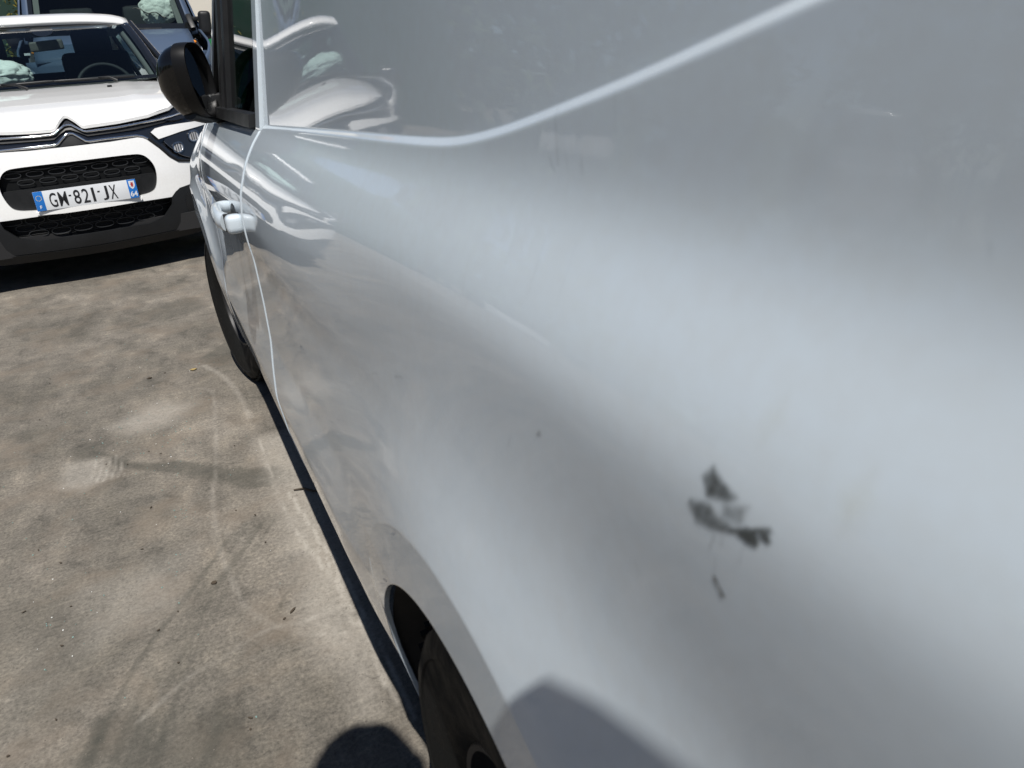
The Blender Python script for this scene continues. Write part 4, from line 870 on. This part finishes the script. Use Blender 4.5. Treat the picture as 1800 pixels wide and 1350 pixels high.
# ------------------------------------------------------------------ vehicles standing round the yard (seen as reflections in the van's flank)
def simple_car(label, loc, rz, L, W, H, kind, pm, wm=None, group='vehicles parked round the yard'):
    t = thing('parked_car' if kind == 'car' else 'parked_van', label, 'car' if kind == 'car' else 'van', loc, rz, group); h = L/2
    if kind == 'car': pr = [(-h, .35), (-h+.02, .62), (-h+.12, .78), (-h+.95, .95), (-h+1.75, H-.05), (-h+2.4, H), (h-1.0, H-.06), (h-.25, .98), (h, .9), (h-.02, .35)]
    else: pr = [(-h, .38), (-h+.02, .8), (-h+.15, 1.0), (-h+.7, 1.2), (-h+1.35, H-.12), (-h+1.8, H), (h-.1, H), (h, H-.15), (h, .38)]
    prof = catmull(pr, 4); G = []
    for s_, k in ((-1, .0), (-.985, .35), (-.93, .75), (-.8, .93), (-.4, 1), (0, 1), (.4, 1), (.8, .93), (.93, .75), (.985, .35), (1, 0)):
        G.append([(y, s_*W/2*(1-.16*max(0, (z-.95)/(H-.95+.01))), z if (z < .9 or abs(s_) < .75) else .9+(z-.9)*(.0*0+(1-(1-k)*.9))) for y, z in prof])
    grid('body', [[(p[1], p[0], p[2]) for p in r_] for r_ in G], pm, t, sharp=40)
    zb, zt = (.98, H-.10) if kind == 'car' else (1.22, H-.25); ya = -h+1.15 if kind == 'car' else -h+.9; yb = h-.8 if kind == 'car' else -h+2.1
    for s_ in (-1, 1):
        xx = W/2*(1-.10)+.02; mesh('side_window', [(s_*(xx+.03), ya, zb), (s_*(xx+.03), yb+.3, zb), (s_*(xx-.06), yb, zt), (s_*(xx-.06), ya+.65, zt)], [(0, 1, 2, 3)], FRIT, t, False)
        for yy in (-h+.8, h-.85):
            V, F = lathe_vf([(-.02, .32), (.10, .32), (.12, .29), (.12, .20), (.09, .18), (.09, 0)], 24); mesh('wheel', [Vector((s_*(W/2-.09)+v[0]*s_, v[1]+yy, v[2]+.32)) for v in V], F, TYRE, t, True, 40)
    y0, y1 = (-h+.98, -h+1.72) if kind == 'car' else (-h+.74, -h+1.32)
    z1 = H-.07 if kind == 'car' else H-.18; z0 = .98 if kind == 'car' else 1.24
    mesh('windscreen', [(-W*.42, y0-.03, z0+.02), (W*.42, y0-.03, z0+.02), (W*.37, y1-.03, z1+.02), (-W*.37, y1-.03, z1+.02)], [(0, 1, 2, 3)], FRIT, t, False)
    for s_ in (-1, 1):
        bm = bmesh.new(); box(bm, (s_*W*.38, -h+.05, .74 if kind == 'car' else .92), (.26, .10, .14), None, .03); bmo('headlight', bm, CLEARLAMP, t)
    return t
PS = paint('silver_paint', (.42, .43, .44)); PD = paint('dark_paint', (.03, .035, .045)); PR = paint('red_paint', (.30, .02, .02))
simple_car('silver hatchback parked at the far left of the yard', (-9.5, 17.5, 0), R(20), 4.1, 1.75, 1.48, 'car', PS)
simple_car('dark saloon parked beside the far silver hatchback', (-12.5, 16.5, 0), R(25), 4.4, 1.8, 1.45, 'car', PD)
simple_car('grey box van parked under the far trees', (-16.5, 15.0, 0), R(35), 5.0, 1.95, 2.2, 'van', paint('dull_grey_paint', (.16, .165, .17)))
simple_car('dark van parked under the far trees', (-20.5, 12.2, 0), R(50), 5.0, 1.95, 2.0, 'van', PD)
simple_car('red hatchback parked at the edge of the yard', (-22.5, 8.0, 0), R(65), 4.0, 1.75, 1.5, 'car', PR)

# ------------------------------------------------------------------ dirt on the flank
def dirt_mat(name, col, amt):
    m, n, l, b = M_(name); b.inputs['Base Color'].default_value = (*col, 1); b.inputs['Roughness'].default_value = .9
    at_ = n.new('ShaderNodeAttribute'); at_.attribute_name = 'dens'; tr = n.new('ShaderNodeBsdfTransparent'); mx = n.new('ShaderNodeMixShader')
    tc_ = n.new('ShaderNodeTexCoord'); t = n.new('ShaderNodeTexNoise'); t.inputs['Scale'].default_value = 260; t.inputs['Detail'].default_value = 6; l.new(tc_.outputs['Object'], t.inputs[0])
    a = n.new('ShaderNodeMath'); a.operation = 'MULTIPLY_ADD'; a.inputs[1].default_value = .9; a.inputs[2].default_value = .45; l.new(t.outputs[0], a.inputs[0])
    c_ = n.new('ShaderNodeMath'); c_.operation = 'MULTIPLY'; c_.use_clamp = True; l.new(at_.outputs['Fac'], c_.inputs[0]); l.new(a.outputs[0], c_.inputs[1])
    d = n.new('ShaderNodeMath'); d.operation = 'MULTIPLY'; d.inputs[1].default_value = amt; l.new(c_.outputs[0], d.inputs[0])
    l.new(d.outputs[0], mx.inputs[0]); l.new(tr.outputs[0], mx.inputs[1]); l.new(b.outputs[0], mx.inputs[2]); l.new(mx.outputs[0], n['Material Output'].inputs[0]); return m
GRIME = dirt_mat('grey_grime', (.055, .062, .060), .88); EARTH = dirt_mat('brown_grime', (.06, .05, .038), .9); CREAMSTAIN = dirt_mat('cream_stain', (.62, .58, .42), .16)
def smudge(name, items, mt, res=.0006, pad=.006, label=None):
    """items: (polygon in (y, z), softness, amount); laid .3 mm above the paint"""
    items = [([(y-(.0075+(.8756-z)*.045), z+.0063+(.8756-z)*.078) if .17 < y < .23 and .82 < z < .89 else (y, z) for y, z in P], a_, b_) for P, a_, b_ in items]
    A = np.array([p for P, _, _ in items for p in P]); lo = A.min(0)-pad; hi = A.max(0)+pad
    ny = int((hi[0]-lo[0])/res)+2; nz_ = int((hi[1]-lo[1])/res)+2; ny = min(ny, 140); nz_ = min(nz_, 140)
    yy, zz = np.meshgrid(np.linspace(lo[0], hi[0], ny), np.linspace(lo[1], hi[1], nz_), indexing='ij')
    w1 = (vnoise(yy+3, zz+3, 260, 2)-.5)*.0022; d = np.zeros(yy.shape)
    for P, soft, amt in items:
        if len(P) > 2:
            ins = inpoly(yy+w1, zz-w1, P); q = segd(yy+w1, zz-w1, list(P)+[P[0]]); q = np.where(ins, q, -q)
        else: q = -segd(yy+w1, zz-w1, P)+soft*.3
        d = np.maximum(d, amt*sstep(-soft*.6, soft, q)*(.75+.6*vnoise(yy, zz, 140, 5)))
    V, F = grid_vf(side_pt(yy, zz, .0004)-VO, flip=True)
    o = mesh(name, V, F, mt, van, label=label); a = o.data.attributes.new('dens', 'FLOAT', 'POINT'); a.data.foreach_set('value', d.ravel().astype(np.float32)); return o
smudge('smudge', [([(.2175, .8765), (.2127, .8835), (.2057, .8807), (.1965, .8782), (.2003, .8735), (.2128, .8700)], .0030, .8), ([(.2135, .8765), (.2070, .8785), (.2000, .8770), (.2020, .8738), (.2110, .8725)], .003, 1.0),
    ([(.2225, .8601), (.2201, .8650), (.2096, .8690), (.2054, .8655), (.1985, .8665), (.1935, .8650), (.2000, .8605), (.2075, .8572), (.2167, .8555)], .0028, .62), ([(.2155, .8660), (.2090, .8670), (.2080, .8620), (.2120, .8595)], .0035, .75), ([(.2240, .8612), (.2215, .8655), (.2190, .8635), (.2205, .8600)], .0018, .6),
    ([(.2045, .8725), (.1905, .8775), (.1925, .8680), (.2035, .8650)], .0035, .42),
    ([(.207, .8580), (.1925, .8640), (.1765, .8745), (.1790, .8752), (.1905, .8685), (.2040, .8620)], .0014, .9), ([(.1950, .8630), (.1900, .8695), (.1845, .8700), (.1830, .8660), (.1842, .8632), (.1887, .8625)], .0018, 1.1), ([(.1850, .8710), (.1795, .8735), (.1768, .8705), (.1785, .8678), (.1825, .8680)], .0015, 1.0),
    ([(.2063, .8560), (.2081, .8480)], .0011, .4), ([(.2015, .8580), (.2020, .8530)], .0011, .4), ([(.1900, .861), (.1915, .852)], .0012, .2)], GRIME, label='dark grey smudge shaped like a small bird')
smudge('smudge', [([(.2060, .8372), (.2040, .8368), (.1982, .8305), (.2003, .8298)], .0010, 1.1)], EARTH, label='short brown streak under the large smudge')
smudge('smudge', [([(.2045, .846), (.205, .838)], .0012, .22)], GRIME)
for (y, z), (dy, dz), am in (((.3905, .9952), (.004, .014), .5), ((.3608, .9828), (.002, .006), .4), ((.3727, .9899), (.002, .004), .25), ((.395, .981), (.006, .004), .35), ((.378, .984), (.004, .006), .2), ((.3323, 1.0138), (.002, .012), .25), ((.6186, .7859), (.015, -.004), .4), ((.6974, .7620), (.012, -.003), .3), ((.3869, .8220), (.004, -.006), .25),
        ((.1354, .9797), (.001, .002), .35), ((.2491, .8169), (.002, .003), .35), ((.3829, .9278), (.002, .016), .22), ((.42, .926), (.002, .018), .15), ((.35, .93), (.002, .016), .12), ((.60, .88), (.012, .02), .10), ((.47, .90), (.004, .02), .10)):
    smudge('smudge', [([(y-dy, z-dz), (y, z), (y+dy*.6, z+dz)], .0012+.3*abs(dy)*.5, am)], GRIME, res=.001)
smudge('smudge', [([(.3510, .8410), (.3440, .8436), (.3460, .8466)], .002, .5)], EARTH); pass
smudge('smudge', [([(.190, .915), (.184, .925), (.180, .915), (.187, .905)], .006, .6), ([(.150, .905), (.142, .915), (.138, .905), (.145, .893)], .007, .7)], CREAMSTAIN, label='faint cream stain on the white flank')
# ------------------------------------------------------------------ litter on the concrete
GLS = mat('glass_shard', (.22, .34, .31), .05, coat=1, spec=1); DRY = mat('dry_litter', (.06, .045, .03), .9); WHITEBIT = mat('white_crumb', (.75, .75, .72), .6)
shp = []
for k in range(5):
    bm = bmesh.new(); r_ = random.Random(k); n_ = r_.choice((4, 5, 6)); ring = [bm.verts.new((math.cos(2*math.pi*i/n_)*.0042*r_.uniform(.6, 1.3), math.sin(2*math.pi*i/n_)*.0034*r_.uniform(.6, 1.3), 0)) for i in range(n_)]
    f = bm.faces.new(ring); ex = bmesh.ops.extrude_face_region(bm, geom=[f]); bmesh.ops.translate(bm, verts=[v for v in ex['geom'] if isinstance(v, bmesh.types.BMVert)], vec=(.0006, .0004, .0030)); bmesh.ops.recalc_face_normals(bm, faces=bm.faces)
    me = bpy.data.meshes.new('glass_crumb'); bm.to_mesh(me); bm.free(); me.materials.append(GLS if k < 4 else WHITEBIT); shp.append(me)
clus = [((-.27, 2.53), .06, 34), ((-.40, 2.56), .07, 26), ((-.24, 2.36), .05, 16), ((-.53, 1.60), .05, 12), ((-.63, 1.90), .05, 12), ((-.27, 1.70), .03, 7), ((-.12, 2.10), .02, 3), ((-.30, 2.72), .08, 26), ((-.25, 1.97), .03, 14), ((-.35, 2.3), .25, 50), ((-.45, 3.0), .25, 26), ((-.5, 1.6), .3, 26), ((-.15, 3.3), .12, 8), ((-.6, 3.4), .3, 12)]
for (cx, cy), sp_, n_ in clus:
    for k in range(n_):
        x = random.gauss(cx, sp_); y = random.gauss(cy, sp_*1.3)
        if x > .03 or y < .95: continue
        o = bpy.data.objects.new('glass_crumb', random.choice(shp)); o.location = (x, y, .0008); o.rotation_euler = (random.uniform(-.3, .3), random.uniform(-.3, .3), random.uniform(0, 6.3)); q = random.choice((.25, .3, .4, .5)); o.scale = (q, q, q)
        put(o, None, 'small crumb of broken glass lying on the worn concrete', 'glass crumb', 'broken glass crumbs on the concrete')
def chip(name, label, cat, loc, sx, sy, rz, mt, seed=0, th=.002):
    r_ = random.Random(seed); n_ = 9; bm = bmesh.new(); ring = [bm.verts.new((math.cos(2*math.pi*i/n_)*sx*r_.uniform(.7, 1.2), math.sin(2*math.pi*i/n_)*sy*r_.uniform(.7, 1.2), .001+.3*sy*r_.random())) for i in range(n_)]
    f = bm.faces.new(ring); ex = bmesh.ops.extrude_face_region(bm, geom=[f]); bmesh.ops.translate(bm, verts=[v for v in ex['geom'] if isinstance(v, bmesh.types.BMVert)], vec=(0, 0, th))
    bmesh.ops.triangulate(bm, faces=bm.faces); o = bmo(name, bm, mt, None, False, label=label, cat=cat, group='bits of dry litter on the concrete'); o.location = (*loc, .001); o.rotation_euler[2] = rz; return o
chip('dry_leaf', 'small dark dry leaf lying alone on the pale concrete', 'leaf', (-.20, 1.59), .007, .0055, .3, DRY, 1)
chip('dry_leaf', 'thin curled brown leaf near the rear wheel arch of the van', 'leaf', (-.06, 1.40), .009, .0025, .8, DRY, 2)
chip('dry_leaf', 'yellowish dry leaf lying near the van front wheel', 'leaf', (-.14, 3.07), .014, .008, .1, mat('yellow_leaf', (.38, .28, .11), .8), 3)
chip('dry_leaf', 'black leaf scrap lying beside the van front wheel', 'leaf', (-.30, 3.08), .010, .007, .1, DRY, 4)
for k in range(34):
    x = random.uniform(-.7, .02); y = random.uniform(1.0, 3.6)
    chip('litter_scrap', 'tiny dark scrap of dry litter on the concrete', 'litter', (x, y), random.uniform(.002, .005), random.uniform(.0012, .0025), random.uniform(0, 3), DRY, k+10, .001)
tw = tube('twig', [(.035, 1.905, .004), (.06, 1.895, .006), (.08, 1.870, .004), (.10, 1.862, .005)], [.002, .0028, .003, .001], DRY, label='thin dark twig lying in the shadow strip beside the van', cat='twig')
# fine grit
V = []; F = []
r_ = np.random.default_rng(3)
for k in range(7000):
    y = .9+3.6*r_.random()**1.5; x = -.95+1.05*r_.random(); s_ = .0005+.0014*r_.random()**3; a = r_.random(3)*6.3; o = len(V)
    for q in ((1, 0, 0), (-.4, .9, 0), (-.5, -.8, 0), (0, 0, 1.1)): V.append((x+s_*(q[0]*math.cos(a[0])-q[1]*math.sin(a[0])), y+s_*(q[0]*math.sin(a[0])+q[1]*math.cos(a[0])), .0003+s_*q[2]))
    F += [(o, o+1, o+3), (o+1, o+2, o+3), (o+2, o, o+3)]
mesh('grit', V, F, mat('grit', (.16, .145, .125), .9, var=.5, vscale=40), None, False, kind='stuff')
# ------------------------------------------------------------------ the photographer, leaning over the phone
SKIN = mat('skin', (.48, .27, .19), .5, var=.06); SHIRT = mat('navy_shirt', (.03, .04, .07), .9, var=.15, bump=.4, bscale=200); TROUS = mat('grey_trousers', (.06, .06, .065), .9, var=.15); HAIR = mat('dark_hair', (.02, .014, .01), .6, bump=.8, bscale=250); SHOE = mat('black_shoe', (.015, .015, .015), .6)
def skin_mesh(name, nodes, edges, mt, parent, root=0, sub=2, **k):
    me = bpy.data.meshes.new(name); me.from_pydata([n_[0] for n_ in nodes], edges, []); o = bpy.data.objects.new(name, me); put(o, parent, **k)
    md = o.modifiers.new('skin', 'SKIN'); md.use_smooth_shade = True; sk = me.skin_vertices[0].data if me.skin_vertices else None
    if sk is None: return o
    for i, n_ in enumerate(nodes): r1 = n_[1]; sk[i].radius = (r1, n_[2] if len(n_) > 2 else r1); sk[i].use_root = (i == root)
    s2 = o.modifiers.new('sub', 'SUBSURF'); s2.levels = sub; s2.render_levels = sub; me.materials.append(mt); return o
def add_skin_layer(name, nodes, edges, mt, parent, **k):
    bm = bmesh.new(); L = bm.verts.layers.skin.verify(); vs = [bm.verts.new(n_[0]) for n_ in nodes]
    for a, b_ in edges: bm.edges.new((vs[a], vs[b_]))
    for i, n_ in enumerate(nodes): vs[i][L].radius = (n_[1], n_[2] if len(n_) > 2 else n_[1]); vs[i][L].use_root = (i == 0)
    me = bpy.data.meshes.new(name); bm.to_mesh(me); bm.free(); me.materials.append(mt); o = bpy.data.objects.new(name, me); put(o, parent, **k)
    md = o.modifiers.new('skin', 'SKIN'); md.use_smooth_shade = True; s2 = o.modifiers.new('sub', 'SUBSURF'); s2.levels = 2; s2.render_levels = 2; return o
PX, PY = -.30, -.42
pe = thing('person', 'photographer in navy shirt leaning over to photograph the van flank, a shadow in the photo', 'person', (PX, PY, 0))
Lc = lambda x, y, z: (x-PX, y-PY, z)
HEAD = (-.215, .005, 1.565)
body = add_skin_layer('body', [(Lc(-.30, -.48, .93), .12, .14), (Lc(-.29, -.38, 1.12), .12, .14), (Lc(-.27, -.22, 1.31), .12, .16), (Lc(-.235, -.11, 1.43), .06), (Lc(-.215, -.06, 1.48), .055), (Lc(*HEAD), .085),
    (Lc(-.43, -.19, 1.35), .06), (Lc(-.50, -.14, 1.09), .045), (Lc(-.33, -.08, 1.00), .032), (Lc(-.25, -.06, 1.00), .030),
    (Lc(-.10, -.135, 1.375), .07), (Lc(-.045, -.19, 1.10), .045), (Lc(-.03, -.08, 1.02), .030), (Lc(-.035, -.045, 1.03), .028),
    (Lc(-.40, -.50, .88), .09), (Lc(-.43, -.45, .48), .06), (Lc(-.43, -.55, .09), .042), (Lc(-.21, -.50, .88), .09), (Lc(-.21, -.40, .48), .06), (Lc(-.21, -.50, .09), .042)],
    [(0, 1), (1, 2), (2, 3), (3, 4), (4, 5), (2, 6), (6, 7), (7, 8), (8, 9), (2, 10), (10, 11), (11, 12), (12, 13), (0, 14), (14, 15), (15, 16), (0, 17), (17, 18), (18, 19)], SKIN, pe)
add_skin_layer('shirt', [(Lc(-.30, -.48, .95), .17, .20), (Lc(-.29, -.38, 1.12), .165, .20), (Lc(-.27, -.22, 1.31), .16, .20), (Lc(-.24, -.13, 1.415), .08), (Lc(-.43, -.19, 1.35), .075), (Lc(-.48, -.16, 1.17), .065), (Lc(-.10, -.135, 1.375), .095), (Lc(-.065, -.20, 1.18), .062)],
    [(0, 1), (1, 2), (2, 3), (2, 4), (4, 5), (2, 6), (6, 7)], SHIRT, pe)
add_skin_layer('trousers', [(Lc(-.30, -.49, .92), .135, .17), (Lc(-.40, -.50, .86), .105), (Lc(-.43, -.45, .48), .075), (Lc(-.43, -.55, .12), .06), (Lc(-.21, -.50, .86), .105), (Lc(-.21, -.40, .48), .075), (Lc(-.21, -.50, .12), .06)],
    [(0, 1), (1, 2), (2, 3), (0, 4), (4, 5), (5, 6)], TROUS, pe)
bm = bmesh.new(); bmesh.ops.create_uvsphere(bm, u_segments=28, v_segments=18, radius=1)
for v in bm.verts: v.co = Vector((v.co.x*.088, v.co.y*.105, v.co.z*.105))*(1+.05*noise.noise(v.co*3))
bmesh.ops.delete(bm, geom=[v for v in bm.verts if v.co.z < -.02 and v.co.y > -.03], context='VERTS'); bmesh.ops.transform(bm, matrix=Matrix.Translation(Lc(HEAD[0], HEAD[1]-.005, HEAD[2]+.025)) @ Matrix.Rotation(R(-35), 4, 'X'), verts=bm.verts); bmo('hair', bm, HAIR, pe)
bm = bmesh.new(); box(bm, Lc(HEAD[0], HEAD[1]+.095, HEAD[2]-.015), (.022, .03, .045), None, .009, 3); bmo('nose', bm, SKIN, pe)
for s_ in (-1, 1):
    bm = bmesh.new(); bmesh.ops.create_uvsphere(bm, u_segments=12, v_segments=8, radius=1); bmesh.ops.transform(bm, matrix=Matrix.Translation(Lc(HEAD[0]+s_*.087, HEAD[1], HEAD[2]-.005)) @ Matrix.Diagonal((.012, .022, .032, 1)), verts=bm.verts); bmo('ear', bm, SKIN, pe)
    bm = bmesh.new(); bmesh.ops.create_uvsphere(bm, u_segments=12, v_segments=8, radius=.011); bmesh.ops.translate(bm, verts=bm.verts, vec=Lc(HEAD[0]+s_*.031, HEAD[1]+.076, HEAD[2]+.005)); bmo('eye', bm, WHITEBIT, pe)
    bm = bmesh.new(); box(bm, Lc(-.32+s_*.11, -.47 if s_ < 0 else -.42, .045), (.095, .27, .09), None, .035, 4); bmo('shoe', bm, SHOE, pe)
# hands and phone: the phone lies in the picture plane, its lens at the eye point
ph = thing('smartphone', 'dark smartphone held out in both hands beside the van flank', 'phone', EYE[:])
cm = cam.matrix_world.to_3x3()
def cpt(x, y, z): return cm @ Vector((x, y, z))
bm = bmesh.new(); box(bm, (-.055, -.022, .0105), (.147, .072, .008), None, .0035, 3); bmesh.ops.transform(bm, matrix=cm.to_4x4(), verts=bm.verts); bmo('case', bm, GLOSS_BLACK, ph)
bm = bmesh.new(); box(bm, (-.055, -.022, .0149), (.140, .066, .0006), None, 0); bmesh.ops.transform(bm, matrix=cm.to_4x4(), verts=bm.verts); bmo('screen', bm, FRIT, ph)
def hand(side, base, wr):
    P = [cpt(*base)+EYE]; nodes = [(Lc(*wr), .028), (Lc(*(P[0])), .026, .018)]; edges = [(0, 1)]
    for k in range(4):
        yy = base[1]-.028+.019*k; j1 = cpt(base[0]-side*.0, yy, base[2]+.002)+EYE; j2 = cpt(base[0]-side*.018, yy+.002, .001)+EYE; j3 = cpt(base[0]-side*(.036+.004*(k in (1, 2))), yy+.004, .0015)+EYE
        o = len(nodes); nodes += [(Lc(*j1), .0105), (Lc(*j2), .0085), (Lc(*j3), .0070)]; edges += [(1, o), (o, o+1), (o+1, o+2)]
    t1 = cpt(base[0]-side*.012, base[1]-.045, .030)+EYE; t2 = cpt(base[0]-side*.035, base[1]-.030, .026)+EYE; o = len(nodes); nodes += [(Lc(*t1), .012), (Lc(*t2), .009)]; edges += [(1, o), (o, o+1)]
    add_skin_layer('hand', nodes, edges, SKIN, pe)
hand(1, (.026, -.035, .022), (-.035, -.045, 1.03)); hand(-1, (-.142, -.030, .022), (-.25, -.06, 1.00))
